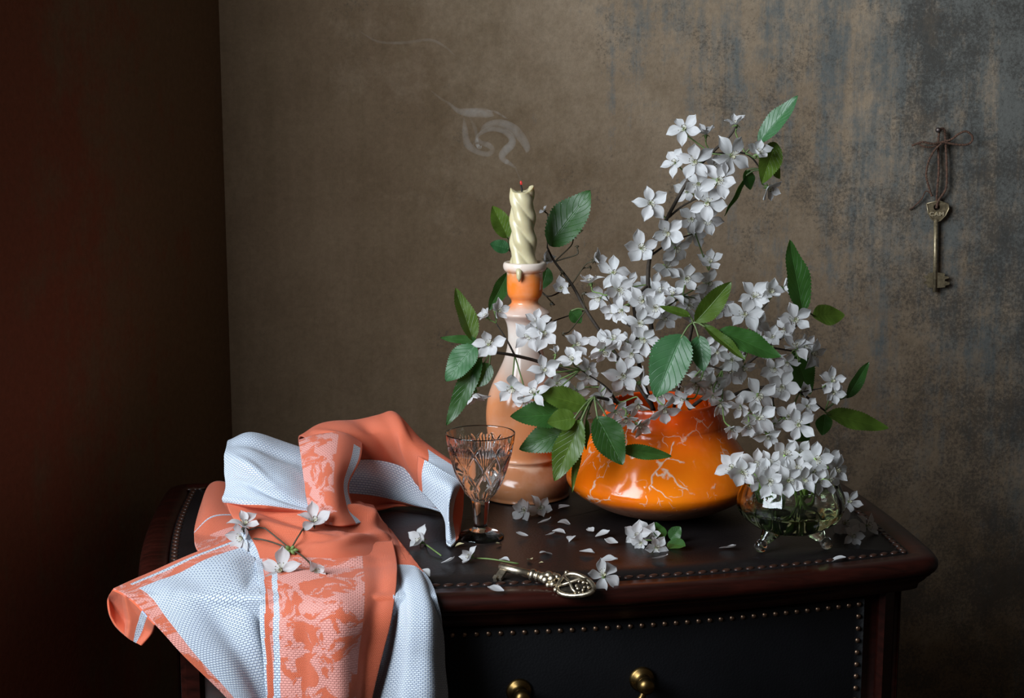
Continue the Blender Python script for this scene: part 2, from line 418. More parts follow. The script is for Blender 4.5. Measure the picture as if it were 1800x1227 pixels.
pp = [(50, 0), (62, .5), (86, 5), (112, 14), (136, 26), (155, 38), (164, 46), (169, 54), (170, 61), (167, 70), (161, 82), (150, 100), (138, 117), (126, 133), (116, 145), (111, 153), (110, 158),
      (107, 166), (100, 178), (94, 187), (91, 192), (88, 193), (86, 190), (90, 180), (101, 160), (118, 135), (138, 105), (150, 75), (148, 55), (120, 30), (70, 14)]
pr = [tuple(p) for p in crom([(.1, 0, 0)] + [(r, 0, z) for r, z in pp] + [(.1, 0, 12)], 180)]
b = MB(); b.lathe([(max(.0001, r * mp_), max(0, pz(z))) for r, _, z in pr], 96)
pot = b.build('pot', pot_material(), M=Matrix.Translation(PP) @ Matrix.Rotation(math.radians(40), 4, 'Z'))
tag(pot, 'squat glossy orange crackle-glazed ceramic pot full of blossom branches', 'pot')
POT_TOP = PP + Vector((0, 0, pz(188)))

# ------------------------------------------------------------------ candle + smoke
def wax():
    m, nt, bs, o = new_mat('cream_wax'); c = coord(nt)
    L(nt, ramp(nt, noise_(nt, c, 60, 3), [(.3, (.48, .41, .24)), (.7, (.56, .49, .32))]), bs.inputs['Base Color'])
    bs.inputs['Roughness'].default_value = .32; bs.inputs['Subsurface Weight'].default_value = .3
    bs.inputs['Subsurface Radius'].default_value = (1, .7, .3); bs.inputs['Subsurface Scale'].default_value = .006
    return m
M_wax = wax()
candle = empty('twisted_candle', CSP + Vector((0, 0, CT)), 'cream twisted candle burnt down, smoking, standing in the candlestick', 'candle')
CH = 146 * mc / math.cos(math.radians(5)); cr = 23.5 * mc
v = []; f = []; n = 72; k = 80
for i in range(k + 1):
    t = i / k
    for j in range(n):
        q = 2 * PI * j / n
        lobe = abs(math.cos(2 * (q + t * 4.9))) ** .8
        r = cr * (.80 + .20 * lobe) * (1.03 - .13 * t) * (1 + .05 * math.sin(t * 23))
        top = CH * (1 - .085 + .085 * max(0, math.cos(q - .2)) ** 2 + .05 * max(0, math.cos(q - 2.9)) ** 6)
        v.append((r * math.cos(q) - .0016 * t, r * math.sin(q), t * top))
for t, s in ((1, .86), (.985, .72), (.955, .5), (.93, .22)):
    i0 = k * n
    for j in range(n):
        p = v[i0 + j]; q = 2 * PI * j / n
        zt = p[2] * (1 if t == 1 else 0) + (0 if t == 1 else (.62 * CH * t + (p[2]) * .35 * t))
        v.append((p[0] * s, p[1] * s, zt if t < 1 else p[2] - .0008))
for i in range(k + 4):
    for j in range(n): j2 = (j + 1) % n; f.append((i * n + j, i * n + j2, (i + 1) * n + j2, (i + 1) * n + j))
f.append(tuple(range(n))[::-1]); f.append(tuple((k + 4) * n + j for j in range(n)))
Mk = Matrix.Translation(CSP + Vector((-.001, 0, CT - .001)))
b = MB(); b.put(v, f); b.build('wax', M_wax, candle, Mk)
# a run of wax over the rim of the cup
b = MB(); R0 = 37 * mc
b.tube([(-.004, -cr * .8, .004), (-.0042, -cr * 1.1, .003), (-.0042, -R0 * .86, .0012), (-.0040, -R0 * 1.0, -.0005), (-.004, -R0 * 1.03, -.005), (-.004, -R0 * .97, -.0085)], [.003, .0032, .003, .0026, .0022, .0006], 10)
b.build('wax_drip', M_wax, candle, Mk)
M_char = simple('charred_wick', (.012, .010, .010), .9)
wt = Vector((-.0022, -.001, CH * 1.015))
b = MB(); b.tube([(-.0022, -.001, CH * .82), (-.0015, -.001, CH * .95), (-.0026, -.001, CH * 1.0), wt], [.0009, .0008, .00075, .0007], 8)
b.build('wick', M_char, candle, Mk)
me_, nt, bs, _o = new_mat('ember'); bs.inputs['Base Color'].default_value = (.25, .01, .01, 1); bs.inputs['Emission Color'].default_value = (1, .05, .04, 1); bs.inputs['Emission Strength'].default_value = .35
L(nt, ramp(nt, noise_(nt, coord(nt), 900), [(.3, (.12, .008, .008)), (.7, (.35, .015, .012))]), bs.inputs['Base Color'])
b = MB(); b.tube([wt - Vector((0, 0, .0008)), wt + Vector((-.0002, 0, .0012)), wt + Vector((-.0004, 0, .0026))], [.0009, .00105, .0004], 8); b.build('ember', me_, candle, Mk)

def smoke_mat(name, dens):
    m = bpy.data.materials.new(name); m.use_nodes = True; nt = m.node_tree; nt.nodes.clear()
    out_ = N(nt, 'ShaderNodeOutputMaterial'); vs_ = N(nt, 'ShaderNodeVolumeScatter'); vs_.inputs['Color'].default_value = (.92, .90, .88, 1)
    c = coord(nt); n = noise_(nt, c, 120, 3, .6, .8)
    d = N(nt, 'ShaderNodeMath', operation='MULTIPLY'); L(nt, ramp(nt, n, [(.25, (.25,) * 3), (.75, (1.0,) * 3)]), d.inputs[0]); d.inputs[1].default_value = dens
    L(nt, d.outputs[0], vs_.inputs['Density']); L(nt, vs_.outputs[0], out_.inputs['Volume']); return m
M_smoke = smoke_mat('candle_smoke', 44); M_smoke2 = smoke_mat('thin_candle_smoke', 30)
YS = CSP.y
tip = Mk @ (wt + Vector((-.0004, 0, .0026)))
sx = lambda zx: 740 + zx / 3.834
sy = lambda zy: 160 + zy / 3.834
smoke = empty('candle_smoke', tip, 'thin grey smoke curling up from the candle wick', 'smoke')
strands = [
 ([(650, 527, 4), (600, 490, 16), (556, 462, 24), (548, 430, 30), (575, 395, 34), (612, 358, 32), (612, 318, 28), (575, 280, 24), (520, 258, 22), (455, 258, 20), (402, 285, 16), (372, 318, 12), (350, 372, 2)], 0),
 ([(390, 292, 3), (430, 240, 20), (490, 216, 26), (560, 222, 34), (630, 262, 40), (685, 325, 36), (715, 385, 26), (708, 418, 2)], 1),
 ([(326, 175, 3), (362, 245, 16), (376, 305, 14), (402, 345, 18), (455, 365, 24), (482, 395, 20), (455, 425, 22), (385, 412, 22), (325, 372, 30), (302, 320, 28), (296, 250, 22), (288, 175, 2)], 1),
 ([(378, 320, 12), (378, 355, 16), (395, 382, 14), (412, 366, 2)], 0),
 ([(70, 0, 5), (130, 48, 9), (190, 85, 11), (245, 130, 20), (310, 145, 34), (380, 145, 38), (450, 152, 34), (495, 168, 3)], 1),
 ([(440, 130, 6), (500, 140, 9), (545, 165, 9), (585, 190, 4)], 1)]
for q, (pts, thin) in enumerate(strands):
    cc = crom([(sx(x), sy(y), r) for x, y, r in pts], 46)
    P = [at(x, y, YS + .006 * math.sin(i * .2 + q * 1.7) * (0 if q == 0 and i < 6 else 1)) for i, (x, y, r) in enumerate(cc)]
    if q == 0: P[0] = tip
    b = MB(); b.tube(P, [max(.0006, r / 3.834 * .5 * mpp(YS) * 1.7) for _, _, r in cc], 12)
    b.build('smoke_wisp', M_smoke2 if thin else M_smoke, smoke, local=Matrix.Translation(tip))
cc = crom([(632, 55, 2), (665, 73, 4), (710, 75, 5), (755, 70, 5), (782, 82, 4), (800, 98, 2)], 40)
b = MB(); b.tube([at(x, y, YS) for x, y, r in cc], [r * .55 * mpp(YS) for _, _, r in cc], 10); b.build('smoke_wisp', M_smoke2, smoke, local=Matrix.Translation(tip))

# ------------------------------------------------------------------ glass
def glass(name, tint=(1, 1, 1), rough=0.0, ior=1.5):
    m, nt, bs, o = new_mat(name)
    bs.inputs['Transmission Weight'].default_value = 1; bs.inputs['Roughness'].default_value = rough; bs.inputs['IOR'].default_value = ior
    L(nt, ramp(nt, noise_(nt, coord(nt), 20), [(.3, tint), (.7, tuple(min(1, x * 1.03) for x in tint))]), bs.inputs['Base Color'])
    return m
M_crystal = glass('rose_tinted_crystal', (.985, .955, .945)); M_glass = glass('clear_pressed_glass', (.98, .99, .985)); M_water = glass('water', (.97, .98, .98), 0, 1.33)
M_water_g = glass('green_tinged_water', (.80, .93, .62), 0, 1.33)
GP = on(845, 944); mg = mpp(GP.y); gz = lambda y: (944 - y) * mg / math.cos(math.radians(13.5))
GH = gz(757)
# bowl outer profile by pixel row of the axis
go = [(41, 944), (41.5, 941.5), (36, 937), (24, 931), (14.5, 927), (11.5, 922), (12, 915), (13, 903), (14.8, 888), (16.5, 878), (20, 872.5), (29, 862), (39.5, 844), (47, 825), (53, 805), (57.5, 787), (60.5, 770), (62, 757)]
rows = [tuple(p) for p in crom([(r, 0, y) for r, y in go], 150)]
def cuts(r, z, q, i):
    if i >= len(rows) + 1: return r
    h = z / GH
    if h < .36 or h > .93 or i == 0:
        if .10 < h < .36:   # faceted stem
            return r * (1 - .07 * abs(math.sin(3 * q)))
        return r
    g = 0.0; n = 9
    a = q * n / (2 * PI); s = (h - .36) * 6.2
    if h > .48:
        for sg in (1, -1):
            d = (a + sg * s * .5) % 1.0; d = min(d, 1 - d); g = max(g, 1 - d / .075)
        # fans inside the diamonds
        c0 = round(a); da = a - c0; hh = (h - .60) / .30
        if 0 < hh < 1:
            for kf in (-2, -1, 0, 1, 2):
                x = da - kf * .16 * hh; g = max(g, .75 * (1 - abs(x) / .035))
    else:
        d = (a * 2) % 1.0; d = min(d, 1 - d); g = max(g, .5 * (1 - d / .18)) * min(1, (.48 - h) / .04)
    e = min(1, (.93 - h) / .03)
    return r - max(0, g) * .0016 * e
inner = [(60.5, 757.2), (58.6, 770), (55, 787), (50, 805), (43.5, 825), (35.5, 844), (24, 860), (11, 870), (.2, 872)]
irows = [tuple(p) for p in crom([(r, 0, y) for r, y in inner], 40)]
allp = [(.0001, .0012), ] + [(r * mg, max(0, gz(y))) for r, _, y in rows] + [(max(.0001, r * mg), gz(y)) for r, _, y in irows]
b = MB(); b.lathe(allp, 288, rf=cuts)
gob = b.build('goblet', M_crystal, M=Matrix.Translation(GP))
tag(gob, 'small cut crystal stemmed goblet of water beside the towel', 'goblet')
wl = gz(789)
wp = [(max(.0001, r * mg + .0002), gz(y)) for r, _, y in irows if gz(y) < wl][::-1]
wr = np.interp(wl, [z for _, z in wp], [r for r, _ in wp]); wp.append((wr, wl))
b = MB(); b.lathe(wp, 96); o = b.build('goblet_water', M_water, M=Matrix.Translation(GP)); tag(o, 'clear water filling the cut crystal goblet', 'water')

BP = on(1388, 962); mb = mpp(BP.y); bz = lambda y: (962 - y) * mb / math.cos(math.radians(15))
bo = [(.2, 935), (26, 934), (50, 928), (70, 918), (85, 906), (93, 893), (95.5, 883), (94, 871), (90, 860), (86, 851), (84.5, 847)]
bi = [(82, 847.3), (84, 852), (88, 861), (91, 871), (92, 883), (89.5, 892), (81, 904), (66, 915), (47, 924.5), (24, 930), (.2, 931)]
br = [tuple(p) for p in crom([(r, 0, y) for r, y in bo], 50)]; bri = [tuple(p) for p in crom([(r, 0, y) for r, y in bi], 50)]
def optic(r, z, q, i):
    if i < len(br): return r * (1 + .012 * math.sin(14 * q + 60 * z) * min(1, r / (.5 * 95 * mb)))
    return r
b = MB(); b.lathe([(max(.0001, r * mb), bz(y)) for r, _, y in br + bri], 96, rf=optic)
bowl = empty('glass_bowl', BP, 'small clear footed glass bowl with green water and heaped blossoms', 'bowl')
b.build('bowl', M_glass, bowl, Matrix.Translation(BP))
for px, py in ((1337, 971), (1452, 966), (1380, 0)):
    p = on(px, py) if py else BP + Vector((-.008, .052, 0))
    dr = Vector((p.x - BP.x, p.y - BP.y, 0)); up = BP + dr * .60 + Vector((0, 0, bz(924)))
    c = Vector((p.x, p.y, TZ + .0052))
    b = MB(); P = crom([c, c + (up - c) * .25, c + (up - c) * .6, up], 14)
    rad = [.0034 + .0001 * i + (.00045 * max(0, i - 5)) for i in range(14)]
    b.tube(P, rad, 16)
    b.ball(c, .0051, 20, 14); b.build('foot', M_glass, bowl, local=Matrix.Translation(BP))
wl = bz(890); wp = [(max(.0001, r * mb + .0002), bz(y)) for r, _, y in bri if bz(y) < wl][::-1]
wr = np.interp(wl, [z for _, z in wp], [r for r, _ in wp]); wp.append((wr, wl))
b = MB(); b.lathe(wp, 64); o = b.build('bowl_water', M_water_g, M=Matrix.Translation(BP)); tag(o, 'green-tinged water in the footed glass bowl', 'water')

# ------------------------------------------------------------------ plant materials and building blocks
def petal_mat():
    m, nt, bs, out_ = new_mat('white_petal'); uv = coord(nt, 'UV')
    vein = noise_(nt, uv, 1, 3, .6, .3, sc=(2.5, 26, 1))
    base = ramp(nt, vein, [(.3, (.56, .56, .57)), (.65, (.68, .68, .69))])
    oi = N(nt, 'ShaderNodeObjectInfo')
    base = mixc(nt, math_(nt, 'MULTIPLY', oi.outputs['Random'], .22), base, (.62, .54, .53))
    L(nt, base, bs.inputs['Base Color']); bs.inputs['Roughness'].default_value = .55
    bs.inputs['Sheen Weight'].default_value = .12
    tr = N(nt, 'ShaderNodeBsdfTranslucent'); tr.inputs[0].default_value = (.64, .62, .61, 1)
    mx = N(nt, 'ShaderNodeMixShader'); mx.inputs[0].default_value = .36
    L(nt, bs.outputs[0], mx.inputs[1]); L(nt, tr.outputs[0], mx.inputs[2]); L(nt, mx.outputs[0], out_.inputs['Surface'])
    bump(nt, bs, vein, .25, .0006); return m
M_petal = petal_mat()
M_stamen = simple('stamen', (.72, .70, .50), .6); M_anther = simple('anther', (.10, .07, .03), .7)
M_stem_g = simple('green_pedicel', (.105, .15, .05), .5, nscale=200); M_stem_d = simple('brown_pedicel', (.045, .036, .018), .6, nscale=200)
M_stem_b = simple('brightened_green_stalk', (.34, .58, .12), .5, nscale=200); M_calyx = simple('calyx', (.12, .19, .05), .55, nscale=200); M_bark = simple('bark', (.032, .022, .014), .8, noise_amt=.4, nscale=300)  # bowl stalks coloured brighter to offset the shade inside the glass
def leaf_mat(name, dark, light, trans):
    m, nt, bs, out_ = new_mat(name); uv = coord(nt, 'UV'); sep = N(nt, 'ShaderNodeSeparateXYZ'); L(nt, uv, sep.inputs[0])
    ay = math_(nt, 'ABSOLUTE', math_(nt, 'SUBTRACT', sep.outputs[1], .5))
    ph = math_(nt, 'SUBTRACT', math_(nt, 'MULTIPLY', sep.outputs[0], 8.0), math_(nt, 'MULTIPLY', ay, 5.0))
    fr = math_(nt, 'FRACT', ph); lat = ramp(nt, math_(nt, 'ABSOLUTE', math_(nt, 'SUBTRACT', fr, .5)), [(.0, (1,) * 3), (.07, (0,) * 3)])
    mid = ramp(nt, ay, [(.012, (1,) * 3), (.03, (0,) * 3)]); vein = math_(nt, 'MAXIMUM', math_(nt, 'MULTIPLY', lat, .55), mid)
    n = noise_(nt, coord(nt), 55, 4); oi = N(nt, 'ShaderNodeObjectInfo')
    f_ = math_(nt, 'ADD', math_(nt, 'MULTIPLY', n, .7), math_(nt, 'MULTIPLY', oi.outputs['Random'], .3))
    base = ramp(nt, f_, [(.25, dark), (.75, light)])
    base = mixc(nt, math_(nt, 'MULTIPLY', vein, .22), base, tuple(min(1, x * 1.8) for x in light))
    L(nt, base, bs.inputs['Base Color']); bs.inputs['Roughness'].default_value = .40
    tr = N(nt, 'ShaderNodeBsdfTranslucent'); tr.inputs[0].default_value = (*trans, 1)
    mx = N(nt, 'ShaderNodeMixShader'); mx.inputs[0].default_value = .25
    L(nt, bs.outputs[0], mx.inputs[1]); L(nt, tr.outputs[0], mx.inputs[2]); L(nt, mx.outputs[0], out_.inputs['Surface'])
    bump(nt, bs, math_(nt, 'ADD', math_(nt, 'MULTIPLY', vein, -1.0), math_(nt, 'MULTIPLY', n, .6)), .42, .0010); return m
M_leaf = leaf_mat('green_leaf', (.014, .058, .010), (.038, .120, .022), (.12, .30, .03))
M_leaf_y = leaf_mat('yellow_green_leaf', (.045, .090, .009), (.090, .155, .018), (.20, .32, .03))
M_leaf_b = leaf_mat('blue_green_leaf', (.016, .070, .020), (.046, .145, .050), (.08, .25, .06))

def petal_mesh(seed, cup, curl, tipw):
    rnd = random.Random(seed); nx, ny = 10, 7; v = []; uv = []; f = []
    sk = rnd.uniform(-.06, .06); tw = rnd.uniform(-.25, .25)
    for i in range(nx + 1):
        t = i / nx; wd = .285 * (math.sin(PI * min(1, t * .94 + .03) ** 1.24) ** .9) * (1 + .05 * math.sin(11 * t + seed)) + .035 * (1 - t)
        if t > .7: wd *= 1 - (1 - tipw * .5) * ((t - .7) / .3) ** 1.6
        for j in range(ny):
            s = (j / (ny - 1) - .5) * 2; x = .06 + t * .94 - .03 * (1 - abs(s)) * (t > .95); y = s * wd + sk * math.sin(PI * t)
            z = cup * (s * s) * wd * .9 + curl * t ** 2.6 * 1.25 + .035 * math.sin(5 * t + 4 * s + seed) * t
            z += tw * s * wd * t
            v.append((x, y, z)); uv.append((t, s * .5 + .5))
    for i in range(nx):
        for j in range(ny - 1): a = i * ny + j; f.append((a, a + ny, a + ny + 1, a + 1))
    me = mesh('petal', v, f, True, uv); me.materials.append(M_petal); return me
PET = [petal_mesh(k, random.uniform(.25, .7), c, tw) for k, (c, tw) in enumerate([(.12, .45), (-.05, .4), (-.22, .3), (.2, .5), (-.12, .25), (.05, .35), (-.35, .3), (.25, .4)])]
def stamen_mesh():
    b = MB(); a = MB()
    for k in range(14):
        q = k * 2.399; r = .06 + .26 * ((k * .618) % 1); h = .36 - .12 * r
        p = Vector((r * math.cos(q), r * math.sin(q), h)); b.tube([(0, 0, .02), p * .6 + Vector((0, 0, .04)), p], .011, 4); a.ball(p, .028, 5, 4)
    n = len(b.f); v = b.v + a.v; f = b.f + [tuple(i + len(b.v) for i in q) for q in a.f]
    me = mesh('stamens', v, f); me.materials.append(M_stamen); me.materials.append(M_anther)
    for i, p in enumerate(me.polygons): p.material_index = 0 if i < n else 1
    return me
STAM = stamen_mesh()
cnt = [0]
def blossom(pos, fdir, rad, stem_to=None, parent=None, opening=.25, npet=5, stem='g', top=None, stem_r=.00062, spread=1.0, seed=None, via=None):
    """flower centred at pos facing fdir; parent = branch, or None for a thing of its own (top=(label,cat,group))"""
    cnt[0] += 1; rnd = random.Random(cnt[0] * 13 + 5 if seed is None else seed)
    back = pos - fdir * rad * .42
    Mf = frame(back, fdir, Vector((rnd.uniform(-1, 1), rnd.uniform(-1, 1), rnd.uniform(-1, 1))))
    b = MB(); s = rad
    b.lathe([(.0001, -.30 * s), (.05 * s, -.30 * s), (.11 * s, -.20 * s), (.135 * s, -.08 * s), (.13 * s, .02 * s), (.0001, .03 * s)], 10)
    for k in range(5):
        q = k * 2 * PI / 5 + .6; c, sn = math.cos(q), math.sin(q)
        A = Vector((c, sn, 0)); T = Vector((-sn, c, 0))
        b.put([A * .10 * s - T * .07 * s, A * .10 * s + T * .07 * s, A * .27 * s + T * .05 * s - Vector((0, 0, .08 * s)), A * .36 * s - Vector((0, 0, .2 * s)), A * .27 * s - T * .05 * s - Vector((0, 0, .08 * s))], [(0, 1, 2, 4), (4, 2, 3)])
    if stem_to is not None:
        p1 = Mf.inverted() @ stem_to; d = p1.length
        P = crom([(0, 0, -.28 * s), (0, 0, -.28 * s - d * .22), tuple(p1 * .62 + Vector((0, 0, -.12 * d)) + Vector((0, 0, 0))), tuple(p1)], 12)
        if via: P = crom([(0, 0, -.28 * s), (0, 0, -.5 * s)] + [tuple(Mf.inverted() @ q) for q in via] + [tuple(p1)], 12)
        b.tube(P, [stem_r * 1.15] + [stem_r] * 11, 6)
    me = mesh('blossom', b.v, b.f); m0 = {'g': M_calyx, 'd': M_stem_d, 'b': M_stem_b}[stem]
    bl = add('blossom' if parent is not None else 'cherry_blossom', me, m0, parent, Mf)
    if top: tag(bl, *top)
    ph = rnd.uniform(0, 6.28)
    for k in range(npet):
        an = ph + k * 2 * PI / 5 * spread + rnd.uniform(-.16, .16); up = opening + rnd.uniform(-.22, .25)
        sc = s * rnd.uniform(.94, 1.12)
        Mp = Mf @ Matrix.Rotation(an, 4, 'Z') @ Matrix.Rotation(-up, 4, 'Y') @ Matrix.Rotation(rnd.uniform(-.25, .25), 4, 'X') @ Matrix.Diagonal((sc, sc * rnd.uniform(.9, 1.12), sc, 1))
        add('petal', rnd.choice(PET), None, bl, Mp)
    if npet >= 3: add('stamens', STAM, None, bl, Mf @ Matrix.Diagonal((s, s, s, 1)))
    return bl
def leaf(base, tip_, wid, nrm, parent, mat=None, fold=.35, bend=.12, side=0.0, teeth=1.0, name='leaf', stalk=None):
    x = (tip_ - base); Ln = x.length; x.normalize(); z = (nrm - x * nrm.dot(x)).normalized(); y = z.cross(x)
    M = Matrix((x, y, z)).transposed().to_4x4(); M.translation = base
    nx, ny = 44, 5; v = []; uv = []; f = []
    for i in range(nx + 1):
        t = i / nx; wd = wid * .5 * (math.sin(PI * t ** .85) ** .75) * (1 - .12 * t)
        tooth = 1 + teeth * .11 * (1 - 2 * ((i * .5) % 1.0)) * (0 if t < .06 else 1)
        for j in range(-ny, ny + 1):
            s = j / ny; yy = s * wd * (tooth if abs(j) == ny else 1) * (1 + .05 * math.sin(9 * t + 40 * base.x + 2 * (s > 0)))
            zz = -abs(s) ** 1.2 * 0 + abs(yy) * math.tan(fold) + bend * Ln * (-math.sin(PI * .5 * t) ** 2) * .9 + .02 * Ln * math.sin(14 * t) * abs(s) * .6 + .0022 * Ln * math.sin(16 * PI * t - 5 * abs(s)) * (1 - t)
            v.append((t * Ln, yy + side * Ln * math.sin(PI * t), zz)); uv.append((t, s * .5 + .5))
    k = 2 * ny + 1
    for i in range(nx):
        for j in range(k - 1): a = i * k + j; f.append((a, a + k, a + k + 1, a + 1))
    me = mesh(name, v, f, True, uv)
    if stalk is not None:
        pass
    return add(name, me, mat or M_leaf, parent, M)

# ------------------------------------------------------------------ flowering branches in the pot
POTC = POT_TOP - Vector((0, 0, .02))
def branch(label, stems, flowers, leaves, stem_kind='g', group='flowering branches in the orange pot', nodes=None, base=None, dark=False):
    """stems: lists of (px,py,dY,radius px); flowers: (px,py,size,fx,fy,dY[,opening,npet]); leaves: (bx,by,tx,ty,w,dYb,dYt,fx,fy,kind,fold,bend)"""
    base = base if base is not None else POTC
    root = empty('flowering_branch', base, label, 'branch', group)
    nd = []
    for st in stems:
        P = [(at(x, y, YP + d), r) for x, y, d, r in st]
        cc = crom([(p.x, p.y, p.z, r) for p, r in P], 6 * len(P))
        b = MB(); b.tube([Vector(c[:3]) for c in cc], [max(.0005, c[3] * mpp(YP)) for c in cc], 8)
        b.build('stem', M_bark if not dark else M_bark, root, local=Matrix.Translation(P[0][0]))
        nd += [p for p, r in P[1:]]
    for fl in flowers:
        px, py, sz, fx, fy, d = fl[:6]; opening = fl[6] if len(fl) > 6 else random.uniform(.15, .45); npet = fl[7] if len(fl) > 7 else 5
        Y = YP + d; p = at(px, py, Y); fd = face(fx + random.uniform(-.22, .22), fy + random.uniform(-.2, .22)); rad = sz * .5 * mpp(Y) * 1.08
        t = min(nd, key=lambda q: (q - (p - fd * .02)).length)
        blossom(p, fd, rad, t, root, opening, npet, 'd' if dark else 'g')
        if not dark: pass
    for lf in leaves:
        bx, by, tx, ty, wpx, db, dt, fx, fy = lf[:9]; kind = lf[9] if len(lf) > 9 else 'g'; fo = lf[10] if len(lf) > 10 else .3; be = lf[11] if len(lf) > 11 else .08
        B = at(bx, by, YP + db); T = at(tx, ty, YP + dt); W = wpx * mpp(YP + db)
        lo_ = leaf(B, T, W, face(fx, fy), root, {'g': M_leaf, 'y': M_leaf_y, 'b': M_leaf_b}[kind], fo, be)
        t = min(nd, key=lambda q: (q - B).length)
        if (t - B).length > .003:
            mid = (t + B) / 2 + Vector((0, 0, .1 * (t - B).length)); b = MB(); b.tube(crom([t, mid, B + (T - B) * .06], 10), .00075, 6); b.build('leaf_stalk', M_stem_g, root, local=Matrix.Translation(t))
    return root
# tall branch at the upper right
branch('tall blossom branch rising to the upper right above the pot',
 [[(1165, 720, 0, 4.5), (1150, 620, .01, 4.2), (1140, 520, .01, 4), (1143, 450, .01, 3.6), (1172, 385, .01, 3.2), (1213, 312, .01, 3), (1250, 270, .01, 2.6), (1282, 240, .01, 2.0), (1294, 222, .01, 1.4)],
  [(1172, 385, .01, 2.2), (1200, 362, .012, 1.8), (1232, 345, .014, 1.4)], [(1250, 270, .01, 2), (1310, 270, .015, 1.8), (1340, 300, .015, 1.3)], [(1143, 450, .01, 2.2), (1180, 425, .02, 1.6), (1222, 410, .02, 1.2)]],
 [(1200, 222, 58, -.25, .45, .0), (1294, 211, 42, .1, .85, .015, .7), (1221, 283, 66, 0, .1, -.01), (1182, 282, 46, -.75, .3, .01), (1292, 275, 68, .1, 0, -.012), (1336, 264, 48, .3, .6, .0),
  (1265, 316, 66, .1, -.2, -.015), (1226, 324, 52, -.3, -.2, .0), (1143, 358, 60, -.1, 0, -.01), (1244, 358, 66, 0, -.3, -.005), (1174, 410, 60, 0, -.2, .0), (1127, 434, 64, 0, 0, -.01),
  (1357, 336, 46, .5, -.5, .02, .6), (1247, 390, 58, .2, -.6, .01), (1215, 385, 52, -.1, -.3, .015), (1192, 438, 52, .3, -.4, .01), (1250, 456, 46, .2, .5, .03, .5), (1240, 228, 42, .1, .8, .025, .6),
  (1260, 292, 50, .5, .1, .02), (1205, 335, 44, -.5, .1, .02), (1174, 468, 52, .1, 0, .02), (1222, 412, 46, .3, -.2, .03)],
 [(1333, 252, 1401, 167, 36, .012, .0, -.35, .35, 'b', .25, .05), (1363, 250, 1340, 322, 40, .02, .0, .2, .1, 'y', .3, .05), (1355, 290, 1372, 314, 20, .02, .02, .5, 0, 'y'), (1312, 298, 1320, 334, 22, .02, .02, .2, -.1, 'g'),
  (1312, 305, 1277, 382, 12, .02, .02, .7, 0, 'g', .5)])
# middle branch
branch('dense middle blossom branch above the pot between the candlestick and the centre leaves',
 [[(1150, 725, -.01, 4), (1125, 650, -.02, 3.4), (1120, 580, -.015, 3), (1115, 530, .0, 2.6), (1140, 500, .01, 2)], [(1120, 580, -.015, 2.4), (1090, 560, -.01, 1.8), (1065, 520, 0, 1.2)],
  [(1125, 650, -.02, 2.4), (1080, 630, -.02, 1.8), (1050, 620, -.03, 1.2)], [(1120, 580, -.015, 2.2), (1165, 545, .0, 1.8), (1200, 520, .01, 1.4)]],
 [(1079, 476, 54, -.1, .2, .0), (1089, 511, 62, -.1, -.1, -.015), (1036, 488, 44, -.2, .88, .01, .5), (1050, 526, 50, -.5, -.2, .02), (1088, 549, 48, -.4, -.5, -.02), (1129, 529, 56, 0, 0, -.02), (1152, 540, 56, .1, .1, -.03),
  (1125, 567, 56, -.1, 0, -.035), (1163, 510, 52, .1, .5, -.01), (1184, 512, 46, 0, .6, -.015), (1208, 489, 54, .1, .1, .02), (1249, 497, 52, .2, 0, .04), (1132, 598, 54, .1, -.1, -.045), (1078, 590, 48, 0, .4, -.03),
  (1213, 537, 58, .1, -.1, .03), (1094, 660, 66, 0, -.1, -.055), (1138, 672, 54, .88, -.05, -.05), (1102, 688, 40, .3, -.7, -.05), (1109, 624, 48, 0, -.1, -.03), (1170, 560, 48, .2, .0, .0), (1056, 606, 56, 0, .2, -.03),
  (1063, 624, 52, .2, -.5, -.035), (1240, 530, 48, .3, .1, .045), (1100, 600, 46, -.3, .3, -.02), (1150, 500, 50, -.1, .1, .02), (1110, 500, 46, .1, .3, .03), (1185, 545, 46, .1, -.3, .02), (1075, 550, 44, -.3, -.1, .01), (1270, 540, 48, .2, -.1, .05)], [])
